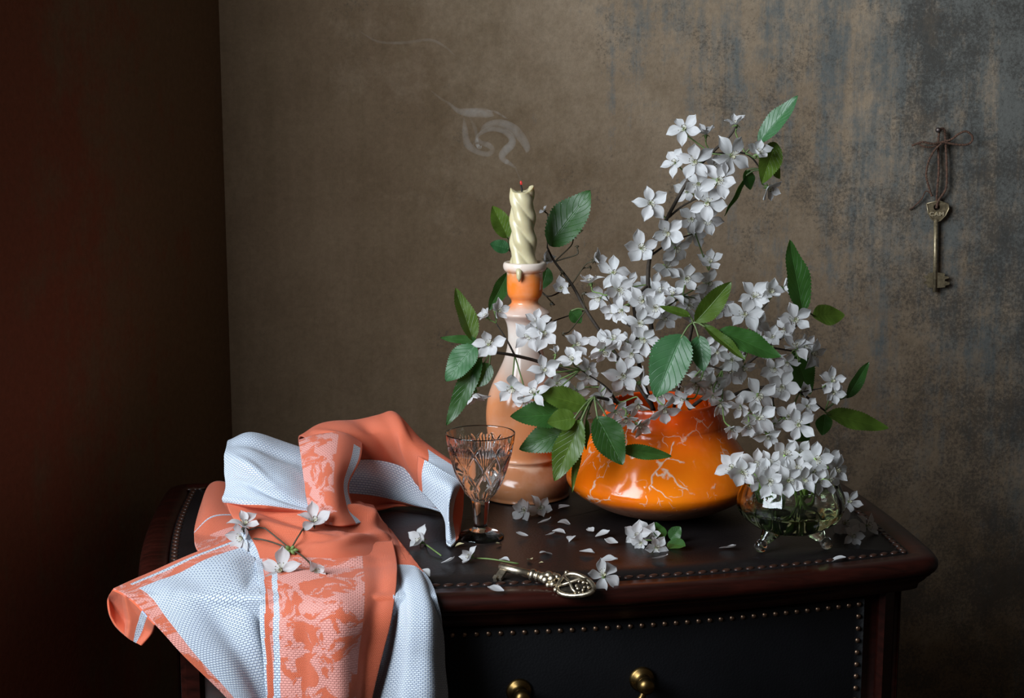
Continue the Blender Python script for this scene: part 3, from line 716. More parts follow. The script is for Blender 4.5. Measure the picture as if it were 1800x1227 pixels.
# front-left spray with leaves
branch('front blossom spray with toothed green leaves spilling over the pot rim beside the candlestick',
 [[(1120, 735, -.02, 3.6), (1085, 708, -.06, 3), (1045, 697, -.085, 2.8)], [(1085, 708, -.06, 2.2), (1065, 680, -.07, 1.5), (1020, 650, -.075, 1.2)]],
 [(958, 648, 54, .1, .45, -.10, .45), (1005, 628, 50, -.2, .3, -.095, .4), (1018, 602, 50, .4, .5, -.08), (934, 687, 54, -.3, .4, -.095), (981, 676, 52, 0, -.1, -.075), (1036, 664, 42, .1, -.7, -.07), (1036, 646, 38, .2, .2, -.085),
  (1036, 735, 30, 0, -.9, -.075, .9, 4), (977, 617, 28, .05, .95, -.09, 1.3, 3), (1010, 690, 48, -.1, -.2, -.07), (1062, 700, 46, .2, -.3, -.075), (1085, 728, 48, .1, -.6, -.07), (1124, 720, 50, .2, -.7, -.07), (1100, 745, 46, .1, -.8, -.075), (1128, 752, 46, .3, -.6, -.075)],
 [(1005, 728, 899, 728, 54, -.085, -.10, -.2, .45, 'g', .2, .1), (1032, 715, 944, 688, 44, -.088, -.095, .1, .3, 'y', .35, .05), (1012, 752, 912, 788, 54, -.08, -.085, -.1, .25, 'g', .25, .12), (1022, 738, 972, 846, 52, -.10, -.105, -.2, .2, 'y', .3, .1),
  (1020, 745, 1006, 866, 16, -.095, -.10, .3, .1, 'y', .5, .02), (1048, 732, 1096, 816, 58, -.10, -.115, .1, .2, 'g', .25, .1), (1088, 790, 1182, 802, 26, -.10, -.095, .1, .2, 'g', .5, .05), (1030, 735, 1032, 792, 12, -.09, -.09, .5, 0, 'g', .5), (1012, 735, 962, 742, 40, -.10, -.105, 0, .3, 'y', .3, .08)])
# left branch in front of the candlestick
branch('side branch reaching left in front of the candlestick with leaves at its tip',
 [[(1120, 730, .0, 3.4), (1030, 668, .01, 3.2), (960, 640, .005, 3.2), (905, 625, -.01, 3), (862, 618, -.015, 2.4), (838, 610, -.015, 1.6)], [(905, 625, -.01, 2), (892, 600, -.01, 1.6), (872, 568, -.01, 1.1)], [(960, 640, .005, 1.8), (945, 615, 0, 1.3)]],
 [(859, 604, 56, -.1, 0, -.035), (852, 552, 34, -.3, .5, -.015, .6), (880, 546, 42, .4, 0, -.01), (836, 700, 46, 0, -.85, -.02, .7), (957, 584, 58, .2, -.1, -.02), (929, 590, 58, -.3, .1, -.015), (900, 686, 60, -.1, -.2, -.03), (922, 708, 42, .1, -.7, -.03), (945, 560, 44, .2, .3, .0)],
 [(832, 600, 803, 505, 36, -.015, -.01, .45, .1, 'y', .45, .08), (842, 600, 774, 593, 16, -.015, -.02, 0, .2, 'g', .3), (836, 606, 782, 668, 50, -.018, -.03, -.2, .35, 'b', .2, .1), (846, 628, 781, 748, 36, -.018, -.025, -.2, .1, 'g', .25, .12), (862, 640, 830, 680, 38, -.015, -.02, 0, .2, 'g', .2)])
# dark twig behind the candle
branch('thin dark twig with broad leaves behind the candle and few blossoms',
 [[(1150, 720, .03, 3.4), (1060, 590, .05, 3.0), (1030, 545, .06, 3), (1005, 500, .07, 2.6), (975, 460, .08, 2.2), (962, 435, .085, 1.6)], [(1030, 545, .06, 1.6), (985, 560, .085, 1.3), (960, 570, .10, 1)], [(1005, 500, .07, 1.6), (960, 520, .10, 1.4), (925, 470, .105, 1.2), (895, 440, .105, 1)]],
 [(1012, 408, 34, .1, .85, .085, .9), (955, 368, 22, -.3, .4, .09, .9, 3), (985, 505, 44, -.1, .3, .06, .7), (962, 455, 36, .2, .2, .09, .8), (1052, 455, 40, .7, .1, .05, .7), (1015, 425, 30, .05, .9, .08, .5, 0), (1046, 468, 32, .8, .3, .06, .5, 0), (962, 532, 32, -.7, .3, .10, .5, 0), (990, 472, 30, .3, .7, .07, .5, 0), (956, 562, 32, -.8, 0, .105, .5, 0), (985, 590, 30, -.5, -.5, .04, .5, 0), (1032, 512, 30, .5, .4, .05, .5, 0), (940, 500, 30, -.6, .4, .105, .5, 0), (930, 455, 28, -.2, .7, .11, .5, 0)],
 [(966, 432, 1034, 334, 66, .085, .075, -.15, .3, 'g', .2, .1), (893, 418, 866, 362, 36, .095, .09, .2, .1, 'y', .3, .05), (895, 438, 862, 428, 26, .095, .09, 0, .3, 'b', .2), (893, 478, 862, 548, 30, .105, .105, .5, .1, 'g', .3, .1), (1003, 545, 1022, 568, 26, .06, .06, 0, .2, 'g'), (962, 470, 952, 510, 28, .105, .105, .2, .2, 'g')], dark=True)
# centre rosette of leaves
branch('short leafy twig with five long leaves at the centre front of the pot',
 [[(1185, 715, -.01, 3.2), (1205, 630, -.04, 3), (1218, 567, -.075, 3)], [(1205, 630, -.04, 2), (1240, 640, -.04, 1.4), (1270, 650, -.04, 1.2)]],
 [(1214, 637, 32, .1, .1, -.075, .9, 3), (1284, 655, 58, .1, -.3, -.04), (1286, 632, 44, 0, -.1, -.05), (1310, 652, 46, .2, -.7, -.045), (1250, 680, 50, -.1, -.3, -.05), (1268, 694, 52, .1, -.2, -.055), (1252, 702, 40, -.1, -.7, -.06), (1268, 716, 46, .1, -.7, -.065),
  (1196, 668, 38, .85, .1, -.06), (1224, 682, 52, 0, -.7, -.055), (1196, 704, 46, -.8, -.2, -.065), (1172, 726, 56, .1, -.75, -.075), (1288, 758, 38, .1, -.7, -.085, .6), (1236, 660, 46, .1, -.2, -.045), (1160, 698, 48, 0, -.5, -.06), (1240, 610, 44, .2, -.1, -.03), (1262, 618, 46, .1, .0, -.03)],
 [(1222, 566, 1286, 496, 42, -.077, -.08, .35, .05, 'y', .35, .05), (1200, 588, 1150, 694, 76, -.08, -.10, -.25, .3, 'b', .25, .14), (1228, 590, 1236, 652, 38, -.078, -.09, -.3, .2, 'b', .3, .1), (1236, 572, 1312, 632, 22, -.078, -.09, .1, .5, 'y', .5, .05),
  (1262, 582, 1376, 622, 46, -.076, -.085, .0, .45, 'g', .25, .12), (1214, 556, 1160, 537, 16, -.076, -.08, 0, .4, 'y', .4)])
# right branch
branch('right-hand blossom branch leaning out over the glass bowl with upright leaf',
 [[(1210, 720, .01, 3.6), (1300, 650, .01, 3.2), (1350, 610, .0, 2.6), (1395, 580, .0, 2)], [(1300, 650, .01, 2.4), (1330, 560, .01, 1.8), (1350, 530, .02, 1.4)], [(1350, 610, 0, 1.8), (1410, 620, .01, 1.3)], [(1395, 580, 0, 1.5), (1412, 552, .01, 1.2)]],
 [(1309, 550, 62, 0, .1, -.05), (1334, 566, 46, .5, .2, -.04), (1358, 509, 52, 0, .5, .02, .5), (1327, 520, 58, 0, .1, .02), (1386, 504, 40, .7, .4, .03), (1399, 560, 64, -.1, .2, -.02), (1376, 578, 46, -.6, 0, -.015), (1399, 602, 58, 0, .85, -.025, .35), (1358, 590, 40, .1, .4, -.01),
  (1435, 624, 54, .6, -.1, .015), (1420, 606, 42, .3, 0, .02), (1357, 634, 46, 0, -.8, -.02), (1361, 650, 52, -.1, -.1, -.03), (1335, 600, 44, .1, -.1, .01), (1385, 640, 44, .1, -.5, .0), (1310, 600, 44, 0, .1, .01)],
 [(1411, 552, 1393, 422, 48, .015, .01, .35, .1, 'g', .25, .08), (1428, 556, 1486, 552, 42, .03, .04, 0, .45, 'y', .2, .06), (1395, 615, 1428, 694, 52, .02, .02, .2, .2, 'g', .2, .1)])
# low right branch
branch('low drooping blossom branch at the right with pale leaves near the glass bowl',
 [[(1230, 728, .0, 3.4), (1300, 690, -.02, 3), (1360, 680, -.03, 2.6), (1405, 690, -.03, 2), (1450, 722, -.02, 1.5)], [(1360, 680, -.03, 1.8), (1360, 712, -.04, 1.4), (1375, 735, -.045, 1.2)], [(1405, 690, -.03, 1.4), (1445, 682, -.03, 1)]],
 [(1336, 696, 68, 0, 0, -.06), (1336, 736, 62, -.1, -.1, -.065), (1374, 680, 62, 0, -.1, -.045), (1467, 668, 48, 0, .15, -.03), (1466, 692, 42, -.1, -.4, -.03), (1405, 747, 60, .1, 0, -.06), (1385, 732, 52, -.2, .2, -.05), (1417, 683, 34, .1, .1, -.03, .9), (1317, 753, 44, 0, -.7, -.07, .6), (1352, 772, 44, .2, -.6, -.065),
  (1300, 720, 44, -.2, -.5, -.06), (1420, 715, 40, .2, -.3, -.04), (1360, 755, 40, .1, -.6, -.05)],
 [(1452, 728, 1566, 750, 38, -.02, -.01, .1, .4, 'y', .25, .08), (1450, 728, 1446, 766, 30, -.02, -.02, 0, .2, 'g', .2), (1488, 700, 1530, 636, 24, -.01, .0, .3, .1, 'g', .3), (1390, 735, 1425, 775, 46, -.02, -.01, .1, .2, 'g', .2)])

# ------------------------------------------------------------------ blossoms heaped in the glass bowl
YB = BP.y
heap = [(1283, 819, 60, -.5, .4, -.02, 'leftmost blossom overhanging the rim'), (1306, 832, 62, -.1, -.1, -.045, 'first blossom from the left in the front row'), (1328, 813, 56, -.1, .4, -.01, 'first blossom from the left in the top row'),
        (1354, 810, 50, 0, .5, .0, 'second blossom from the left in the top row'), (1383, 796, 60, .1, .4, .015, 'third blossom from the left in the top row, the highest'), (1408, 793, 50, .2, .4, .02, 'fourth blossom from the left in the top row'),
        (1437, 806, 62, 0, .2, -.01, 'fifth blossom from the left in the top row'), (1462, 807, 50, .4, .3, .0, 'rightmost blossom in the top row'), (1478, 826, 52, .6, 0, -.005, 'rightmost blossom leaning outward'),
        (1354, 846, 56, -.1, .1, -.045, 'third blossom from the left in the front row'), (1388, 846, 60, 0, 0, -.045, 'large blossom at the middle of the front row'), (1417, 843, 52, .1, .2, -.042, 'third blossom from the right in the front row'),
        (1440, 846, 50, .2, .1, -.038, 'second blossom from the right in the front row'), (1463, 845, 46, .4, .1, -.03, 'rightmost blossom in the front row'), (1377, 825, 52, 0, .4, -.025, 'second blossom from the left in the middle row'),
        (1403, 822, 52, .1, .4, -.022, 'third blossom from the left in the middle row'), (1332, 842, 46, -.3, .2, -.035, 'second blossom from the left in the front row'), (1432, 826, 46, 0, .5, -.015, 'rightmost blossom in the middle row'),
        (1350, 826, 46, -.2, .4, -.025, 'first blossom from the left in the middle row')]
for i, (px, py, sz, fx, fy, d, lab) in enumerate(heap):
    Y = YB + d; p = at(px, py, Y); r = random.uniform(.1, .6); an = random.uniform(0, 6.28)
    s = BP + Vector((r * .034 * math.cos(an), r * .034 * math.sin(an), bz(927)))
    blossom(p, face(fx, fy), sz * .5 * mpp(Y) * 1.06, s, None, random.uniform(.2, .5), stem='b', top=('white ' + lab + ' of the glass bowl', 'blossom', 'blossoms heaped in the glass bowl'), stem_r=.0012)
p = at(1368, 890, YB - .028); blossom(p, face(.1, -.8), 34 * .5 * mpp(YB), BP + Vector((0, 0, bz(928))), None, .5, 4, top=('white cherry blossom hanging down inside the glass bowl against the glass', 'blossom'))

# ------------------------------------------------------------------ loose blossoms
def lying(px, py, sz, fx, fy, label, stem=None, opening=.3, npet=5, lift=.35, seed=None):
    g = on(px, py); Y = g.y; r = sz * .5 * mpp(Y); p = at(px, py, Y - .004) ; p.z = max(p.z, TZ + r * lift)
    g = on(px, py, r * max(lift, .62)); p = g
    return blossom(p, face(fx, fy), r * 1.05, on(*stem, .0012) if stem else None, None, opening, npet, top=(label, 'blossom'), seed=seed, via=[on(px + (stem[0] - px) * t, py + (stem[1] - py) * t, .0018 + .003 * (1 - t)) for t in (.45, .75)] if stem else None)
lying(1497, 880, 46, .3, .3, 'white blossom beside the glass bowl on its right, uppermost of four', lift=.9)
lying(1485, 920, 52, -.2, .1, 'white blossom pressed against the right side of the glass bowl', lift=.7)
lying(1531, 922, 48, .6, .3, 'white blossom furthest right on the chest top', lift=.6)
lying(1502, 941, 46, .2, .3, 'white blossom lying in front of the others right of the glass bowl', lift=.5)
lying(735, 947, 50, -.5, .5, 'white blossom with green stalk lying between towel and goblet', stem=(776, 977), opening=.7, lift=.5)
lying(822, 976, 42, -.6, .35, 'half-closed white blossom with long stalk in front of the goblet', stem=(912, 991), opening=.85, lift=.55)
lying(918, 895, 52, -.4, .3, 'left of two shaded white blossoms at the foot of the candlestick', opening=.6, lift=.5)
lying(952, 890, 50, .2, .45, 'right of two shaded white blossoms at the foot of the candlestick', opening=.6, lift=.5)
lying(1062, 1007, 64, .05, .55, 'open white star-shaped blossom right of the ornate key', opening=.12, lift=.8)
sprig = empty('blossom_sprig', on(1150, 955), 'small fallen sprig of blossoms with three round leaves before the pot', 'sprig')
for px, py, sz, fx, fy, lf in ((1118, 940, 56, -.35, .3, .5), (1140, 938, 54, .1, .5, .5), (1156, 962, 46, .35, .2, .4), (1125, 955, 40, -.3, -.1, .4)):
    p = on(px, py, sz * .5 * mpp(1.22) * lf); blossom(p, face(fx, fy), sz * .5 * mpp(1.22), on(1168, 950, .003), sprig, .55)
for bx, by, tx, ty, wv, h in ((1164, 948, 1152, 920, 24, .010), (1178, 948, 1196, 926, 24, .012), (1174, 954, 1206, 962, 26, .004)):
    leaf(on(bx, by, .003), on(tx, ty, h), wv * mpp(1.22), face(.1, .5), sprig, M_leaf, .2, -.05)

# fallen petals, each a thing
petals = [(918, 943, 22, 0, 'oval fallen petal just right of the goblet foot'), (957, 920, 25, .3, 'fallen petal below the shaded blossoms at the candlestick'), (991, 919, 23, 0, 'thin flat fallen petal left below the pot'), (992, 893, 23, .5, 'crumpled fallen petal between candlestick and pot'),
 (981, 936, 26, -.5, 'larger of two touching fallen petals left of the pot front'), (967, 943, 18, .2, 'smaller of two touching fallen petals left of the pot front'), (1003, 947, 20, 1.2, 'upturned curled fallen petal left of the pot front'), (1039, 934, 18, 2, 'tiny fallen petal nearest the pot base'),
 (1059, 943, 28, .3, 'fallen petal with notched end left of the fallen sprig'), (1075, 956, 24, -.3, 'thin fallen petal at the left edge of the fallen sprig'), (959, 972, 26, .6, 'triangular fallen petal above the ornate key'), (1031, 972, 28, -.3, 'folded fallen petal above the open star blossom'),
 (887, 986, 20, -.4, 'small fallen petal just behind the tip of the ornate key'), (787, 991, 25, 0, 'flat fallen petal in front of the goblet on its left'), (744, 1008, 28, -.5, 'fallen petal resting against the right hem of the towel'), (872, 1039, 30, -.2, 'fallen petal on the wooden front edge of the chest below the ornate key'),
 (1278, 966, 30, -.3, 'lone fallen petal left of the glass bowl'), (1159, 984, 28, -.1, 'fallen petal in front of the fallen sprig'), (1472, 982, 30, -.2, 'fallen petal on the braid in front of the glass bowl'), (1068, 986, 34, .1, 'curved fallen petal behind the open star blossom')]
for i, (px, py, sz, ang, lab) in enumerate(petals):
    g = on(px, py, .0012); s = sz * mpp(g.y) * 1.1; rnd = random.Random(i + 50)
    M = Matrix.Translation(g + Vector((0, 0, .0012))) @ Matrix.Rotation(ang + (PI if i % 3 == 0 else 0), 4, 'Z') @ Matrix.Rotation(rnd.uniform(-.35, .1), 4, 'X') @ Matrix.Rotation(rnd.uniform(-.2, .05), 4, 'Y') @ Matrix.Translation((-.5 * s, 0, .0)) @ Matrix.Diagonal((s, s * 1.3, s, 1))
    o = add('fallen_petal', PET[(i * 3) % len(PET)], None, None, M); tag(o, 'white ' + lab, 'petal', 'fallen petals on the chest top')
M_bract = simple('dry_bract', (.42, .36, .20), .6)
for px, py, sz, lab in ((932, 986, 14, 'small yellowish curled bract above the shaft of the ornate key'), (951, 991, 9, 'tiny yellowish bract nearest the collar of the ornate key'), (876, 958, 12, 'tiny pale bract at the front of the goblet foot'), (808, 961, 16, 'pale green bract between towel tip and goblet foot')):
    g = on(px, py, .0005); s = sz * mpp(g.y)
    b = MB(); P = []
    nx, ny = 5, 4; v = []; f = []
    for i in range(nx + 1):
        t = i / nx
        for j in range(ny + 1):
            u = (j / ny - .5) * 2; wd = .4 * math.sin(PI * min(1, t + .08)) + .03
            v.append(((t - .5) * s, u * wd * s, (.35 * t + .5 * u * u * wd) * s))
    for i in range(nx):
        for j in range(ny): a = i * (ny + 1) + j; f.append((a, a + ny + 1, a + ny + 2, a + 1))
    o = add('bract', mesh('bract', v, f), M_bract, None, Matrix.Translation(g) @ Matrix.Rotation(px * .7, 4, 'Z')); tag(o, lab, 'bract', 'dry bracts on the chest top')

# ------------------------------------------------------------------ towel
def cloth_mat(name, kind):
    m, nt, bs, out_ = new_mat(name); uv = coord(nt, 'UV')
    br_ = N(nt, 'ShaderNodeTexBrick'); L(nt, uv, br_.inputs['Vector'])
    br_.inputs['Scale'].default_value = 1; br_.inputs['Mortar Smooth'].default_value = .8
    fine = N(nt, 'ShaderNodeTexBrick'); L(nt, uv, fine.inputs['Vector']); fine.inputs['Scale'].default_value = 1; fine.inputs['Mortar Smooth'].default_value = 1
    for t, w_, h_, mo in ((br_, .0030, .0018, .00036), (fine, .0013, .0009, .00020)):
        t.inputs['Brick Width'].default_value = w_; t.inputs['Row Height'].default_value = h_; t.inputs['Mortar Size'].default_value = mo
        t.inputs['Color1'].default_value = (1, 1, 1, 1); t.inputs['Color2'].default_value = (.86, .86, .86, 1); t.inputs['Mortar'].default_value = (0, 0, 0, 1)
    n = noise_(nt, uv, 900, 3); big = noise_(nt, uv, 60, 3)
    if kind == 'white':
        base = mixc(nt, br_.outputs['Color'], (.34, .41, .58), (.76, .82, .88)); h = br_.outputs['Color']  # white yarn tinted blue to carry the daylight's blue cast
    elif kind == 'coral':
        base = mixc(nt, fine.outputs['Color'], (.74, .135, .06), (.92, .215, .105)); h = fine.outputs['Color']
    else:
        # damask bouquet: pale weft floats over the coral ground
        nz = noise_(nt, uv, 48, 5, .66, 1.0); mask = ramp(nt, nz, [(.47, (0,) * 3), (.50, (1,) * 3)])
        pale = mixc(nt, mixc(nt, .5, br_.outputs['Color'], fine.outputs['Color']), (.74, .24, .19), (.88, .42, .36)); ground = mixc(nt, fine.outputs['Color'], (.74, .135, .06), (.92, .215, .105))
        base = mixc(nt, mask, ground, pale); h = mixc(nt, mask, fine.outputs['Color'], br_.outputs['Color'])
    base = mixc(nt, .25, base, ramp(nt, n, [(.3, (.4,) * 3), (.7, (.6,) * 3)]), 'OVERLAY')
    L(nt, base, bs.inputs['Base Color']); bs.inputs['Roughness'].default_value = .85; bs.inputs['Specular IOR Level'].default_value = .15
    bs.inputs['Sheen Weight'].default_value = .15
    tr = N(nt, 'ShaderNodeBsdfTranslucent'); L(nt, base, tr.inputs[0]); mx = N(nt, 'ShaderNodeMixShader'); mx.inputs[0].default_value = .12
    L(nt, bs.outputs[0], mx.inputs[1]); L(nt, tr.outputs[0], mx.inputs[2]); L(nt, mx.outputs[0], out_.inputs['Surface'])
    bump(nt, bs, math_(nt, 'ADD', h, math_(nt, 'MULTIPLY', n, .3)), .75, .0012); return m
M_tw, M_tc, M_td = cloth_mat('white_waffle_weave', 'white'), cloth_mat('coral_weave', 'coral'), cloth_mat('coral_damask_weave', 'damask')
TV, TF, TM, TUV = [], [], [], []
def patch(rows, colour, res=(110, 110), wob=.0012, seed=0, uvo=(0, 0), creases=()):
    """rows of (px,py,Y); colour(u,v) -> 0 white 1 coral 2 damask"""
    G = [[np.array(at(c[0], c[1], c[2] - .028)) for c in r] for r in rows]; nu, nv = res
    cols = [crom(r, nu) for r in G]
    S = np.array([crom([cols[k][i] for k in range(len(rows))], nv) for i in range(nu)])      # nu, nv, 3
    Lu = np.mean([sum(np.linalg.norm(np.diff(np.array(c), axis=0), axis=1)) for c in cols]); Lv = np.mean(np.sum(np.linalg.norm(np.diff(S, axis=1), axis=2), axis=1))
    # soft creases along the normal
    du = np.gradient(S, axis=0); dv = np.gradient(S, axis=1); nn = np.cross(du, dv); nn /= np.linalg.norm(nn, axis=2)[:, :, None] + 1e-9
    U, V = np.meshgrid(np.linspace(0, 1, nu), np.linspace(0, 1, nv), indexing='ij')
    if np.mean(nn @ np.array(TOCAM)) < 0: nn = -nn
    for u0, v0, u1, v1, wd, ht in creases:
        dx, dy = (u1 - u0) * Lu, (v1 - v0) * Lv; t = np.clip(((U - u0) * Lu * dx + (V - v0) * Lv * dy) / (dx * dx + dy * dy), 0, 1)
        d2 = ((U - u0) * Lu - t * dx) ** 2 + ((V - v0) * Lv - t * dy) ** 2
        S += nn * (ht * np.exp(-d2 / (wd * wd)) * (.35 + .65 * np.sin(PI * np.clip(t, .05, .95))))[:, :, None]
    for i in range(nu):
        for j in range(nv):
            q = Vector((i / nu * Lu * 32 + seed * 7.3, j / nv * Lv * 32, seed * 3.1)); S[i, j] += nn[i, j] * noise.noise(q) * wob
    Q = S.reshape(-1, 3).copy(); ca = np.array(CAM); Mi = np.array(Mc.inverted())
    for it in range(260):                      # keep the cloth out of the chest: slide towards the open
        lp = Q @ Mi[:3, :3].T + Mi[:3, 3]; fr_ = -BOW * (1 - np.clip(lp[:, 0] / HW, -1, 1) ** 2)
        ins = (lp[:, 2] < .0022) & (lp[:, 1] > fr_ - .0085) & (np.abs(lp[:, 0]) < HW + .014) & (lp[:, 1] < CD + .02)
        if not ins.any(): break
        dd = ca - Q[ins]; Q[ins] += dd / np.linalg.norm(dd, axis=1)[:, None] * .0012
    S = Q.reshape(nu, nv, 3)
    for it in range(3):
        T2 = S.copy(); T2[1:-1] += .5 * (S[:-2] + S[2:] - 2 * S[1:-1]) * .5; T2[:, 1:-1] += .5 * (S[:, :-2] + S[:, 2:] - 2 * S[:, 1:-1]) * .5; S = T2
    o = len(TV)
    for i in range(nu):
        for j in range(nv):
            TV.append(S[i, j]); TUV.append((uvo[0] + i / (nu - 1) * Lu, uvo[1] + j / (nv - 1) * Lv))
    for i in range(nu - 1):
        for j in range(nv - 1):
            TF.append((o + i * nv + j, o + (i + 1) * nv + j, o + (i + 1) * nv + j + 1, o + i * nv + j + 1)); TM.append(colour((i + .5) / (nu - 1), (j + .5) / (nv - 1)))
# A: left front flap over the corner of the chest
patch([[(199, 1036, 1.085), (258, 1010, 1.12), (340, 974, 1.155), (432, 938, 1.19)],
       [(238, 1060, 1.07), (300, 1035, 1.085), (370, 1005, 1.11), (448, 982, 1.15)],
       [(273, 1098, 1.052), (330, 1085, 1.06), (395, 1068, 1.072), (458, 1055, 1.09)],
       [(325, 1155, 1.042), (370, 1145, 1.045), (420, 1135, 1.055), (466, 1125, 1.07)],
       [(392, 1220, 1.036), (425, 1222, 1.04), (455, 1222, 1.05), (476, 1215, 1.062)],
       [(440, 1275, 1.034), (458, 1280, 1.038), (472, 1280, 1.046), (484, 1280, 1.055)]],
      lambda u, v: 2 if u < .14 - .05 * v * 0 else (1 if v < .03 else (0 if v < .05 else (2 if v < .10 else 0))), (150, 150), .0014, 1, creases=[(.3, .25, .95, .42, .012, .005), (.5, .1, .7, .9, .010, -.004), (.82, .2, .9, 1, .008, .004)])
# curled hem at the tip
patch([[(199, 1036, 1.085), (216, 1044, 1.078), (238, 1060, 1.07), (273, 1098, 1.052)],
       [(190, 1052, 1.095), (202, 1066, 1.10), (226, 1090, 1.095), (268, 1112, 1.068)],
       [(193, 1082, 1.09), (206, 1104, 1.088), (226, 1122, 1.082), (249, 1135, 1.07)]], lambda u, v: 1 if not (.80 < u < .88) else 0, (60, 50), .0006, 2)
# F: coral fold standing at the back left
patch([[(352, 895, 1.265), (368, 853, 1.30), (395, 848, 1.31), (430, 870, 1.32)], [(343, 930, 1.235), (368, 900, 1.25), (400, 897, 1.26), (435, 905, 1.27)],
       [(344, 962, 1.205), (378, 948, 1.215), (412, 935, 1.225), (445, 930, 1.235)], [(365, 985, 1.185), (390, 975, 1.19), (420, 965, 1.20), (450, 960, 1.21)]], lambda u, v: 2 if v > .6 else (0 if .40 < v < .425 else 1), (70, 70), .0008, 3)
# E: white hump
patch([[(410, 800, 1.345), (445, 785, 1.35), (495, 795, 1.35), (540, 815, 1.35)], [(403, 774, 1.30), (440, 763, 1.30), (490, 774, 1.305), (535, 790, 1.31)], [(397, 790, 1.265), (440, 785, 1.265), (490, 800, 1.268), (540, 815, 1.27)],
       [(394, 825, 1.24), (440, 822, 1.225), (490, 835, 1.22), (545, 850, 1.23)], [(397, 855, 1.228), (440, 855, 1.212), (490, 865, 1.206), (548, 878, 1.213)], [(393, 882, 1.218), (440, 884, 1.20), (490, 890, 1.195), (552, 900, 1.20)],
       [(404, 900, 1.225), (450, 900, 1.212), (500, 905, 1.208), (555, 912, 1.21)]], lambda u, v: 0 if v < .84 else 1, (120, 130), .0016, 4, creases=[(.05, .40, .6, .62, .006, .0045), (.2, .62, 1, .8, .006, -.004), (.1, .30, .9, .36, .007, -.004), (.0, .8, .5, .86, .005, .003)])
# H: big coral tent at the back
patch([[(527, 800, 1.375), (572, 775, 1.38), (640, 765, 1.39), (692, 760, 1.39), (735, 805, 1.38), (800, 845, 1.36)], [(527, 769, 1.325), (570, 745, 1.335), (640, 735, 1.345), (692, 730, 1.345), (738, 772, 1.335), (806, 820, 1.31)],
       [(542, 772, 1.30), (588, 762, 1.30), (650, 757, 1.315), (700, 760, 1.315), (748, 800, 1.30), (808, 833, 1.285)], [(565, 788, 1.295), (610, 786, 1.30), (660, 795, 1.315), (708, 803, 1.318), (748, 830, 1.295), (802, 848, 1.27)],
       [(598, 812, 1.30), (640, 825, 1.312), (682, 838, 1.33), (722, 850, 1.328), (754, 862, 1.30), (796, 866, 1.262)]], lambda u, v: 1 if u < .82 or v < .42 else 0, (150, 90), .0016, 5, creases=[(.35, .30, .55, .95, .008, -.005), (.58, .28, .72, .9, .008, .006), (.1, .4, .35, .8, .006, .004)])
# K: pale underside lens under the tent
patch([[(596, 815, 1.290), (652, 808, 1.312), (710, 822, 1.322), (758, 862, 1.31), (785, 888, 1.298)], [(598, 834, 1.284), (655, 838, 1.302), (702, 856, 1.312), (745, 882, 1.302), (780, 900, 1.288)],
       [(602, 870, 1.285), (655, 874, 1.308), (700, 882, 1.312), (740, 890, 1.303), (770, 895, 1.29)], [(606, 896, 1.285), (655, 897, 1.31), (700, 890, 1.33), (735, 890, 1.33), (765, 890, 1.32)]], lambda u, v: 0 if v < .62 else 1, (90, 60), .001, 6)
# I: white drape to the right with its pointed end
patch([[(736, 802, 1.295), (734, 830, 1.287), (738, 860, 1.287)], [(775, 826, 1.27), (762, 846, 1.258), (757, 880, 1.265)], [(807, 847, 1.25), (790, 862, 1.232), (776, 902, 1.243)],
       [(800, 876, 1.243), (789, 890, 1.226), (782, 916, 1.228)], [(795, 912, 1.232), (789, 918, 1.218), (784, 932, 1.218)], [(801, 952, 1.212), (793, 960, 1.202), (785, 956, 1.205)]], lambda u, v: 1 if (v < .06) else 0, (60, 120), .0008, 7)
patch([[(807, 847, 1.25), (800, 876, 1.243), (795, 912, 1.232), (801, 952, 1.212)], [(815, 860, 1.268), (813, 888, 1.262), (809, 920, 1.246), (805, 948, 1.216)], [(806, 864, 1.295), (808, 895, 1.285), (806, 920, 1.262), (804, 944, 1.222)]], lambda u, v: 1, (80, 40), .0006, 8)
# G: patterned strip coming over the arch
patch([[(530, 800, 1.33), (560, 785, 1.335), (600, 780, 1.335), (634, 800, 1.33)], [(526, 775, 1.297), (560, 763, 1.298), (602, 761, 1.298), (636, 780, 1.30)], [(529, 803, 1.258), (560, 793, 1.25), (597, 794, 1.25), (633, 808, 1.263)], [(535, 845, 1.228), (560, 840, 1.214), (590, 842, 1.214), (613, 850, 1.235)],
       [(541, 882, 1.206), (566, 886, 1.192), (594, 890, 1.192), (620, 892, 1.215)], [(550, 915, 1.196), (575, 922, 1.183), (605, 925, 1.182), (640, 918, 1.205)]], lambda u, v: 0 if (.85 < u < .97 and v > .30) else (1 if u > .62 else 2), (90, 130), .0012, 9)
# D: crumpled coral middle
patch([[(396, 880, 1.225), (470, 888, 1.215), (560, 898, 1.205), (625, 885, 1.24), (655, 890, 1.26)], [(405, 902, 1.195), (480, 912, 1.185), (560, 925, 1.178), (632, 905, 1.215), (668, 912, 1.24)],
       [(420, 932, 1.172), (500, 942, 1.165), (580, 948, 1.162), (622, 930, 1.185), (682, 935, 1.22)], [(436, 962, 1.160), (515, 968, 1.152), (595, 962, 1.148), (645, 958, 1.172), (697, 962, 1.20)],
       [(446, 990, 1.145), (520, 992, 1.142), (600, 985, 1.140), (655, 982, 1.155), (715, 985, 1.185)]], lambda u, v: 0 if (u < .05 and v > .5) else 1, (130, 110), .0020, 10, creases=[(.50, .05, .95, .42, .006, .008), (.55, .25, .80, .55, .005, -.006), (.05, .35, .60, .55, .007, .005), (.15, .12, .55, .3, .006, -.004), (.4, .68, .95, .62, .006, .004), (.78, .05, .98, .9, .006, .004)])
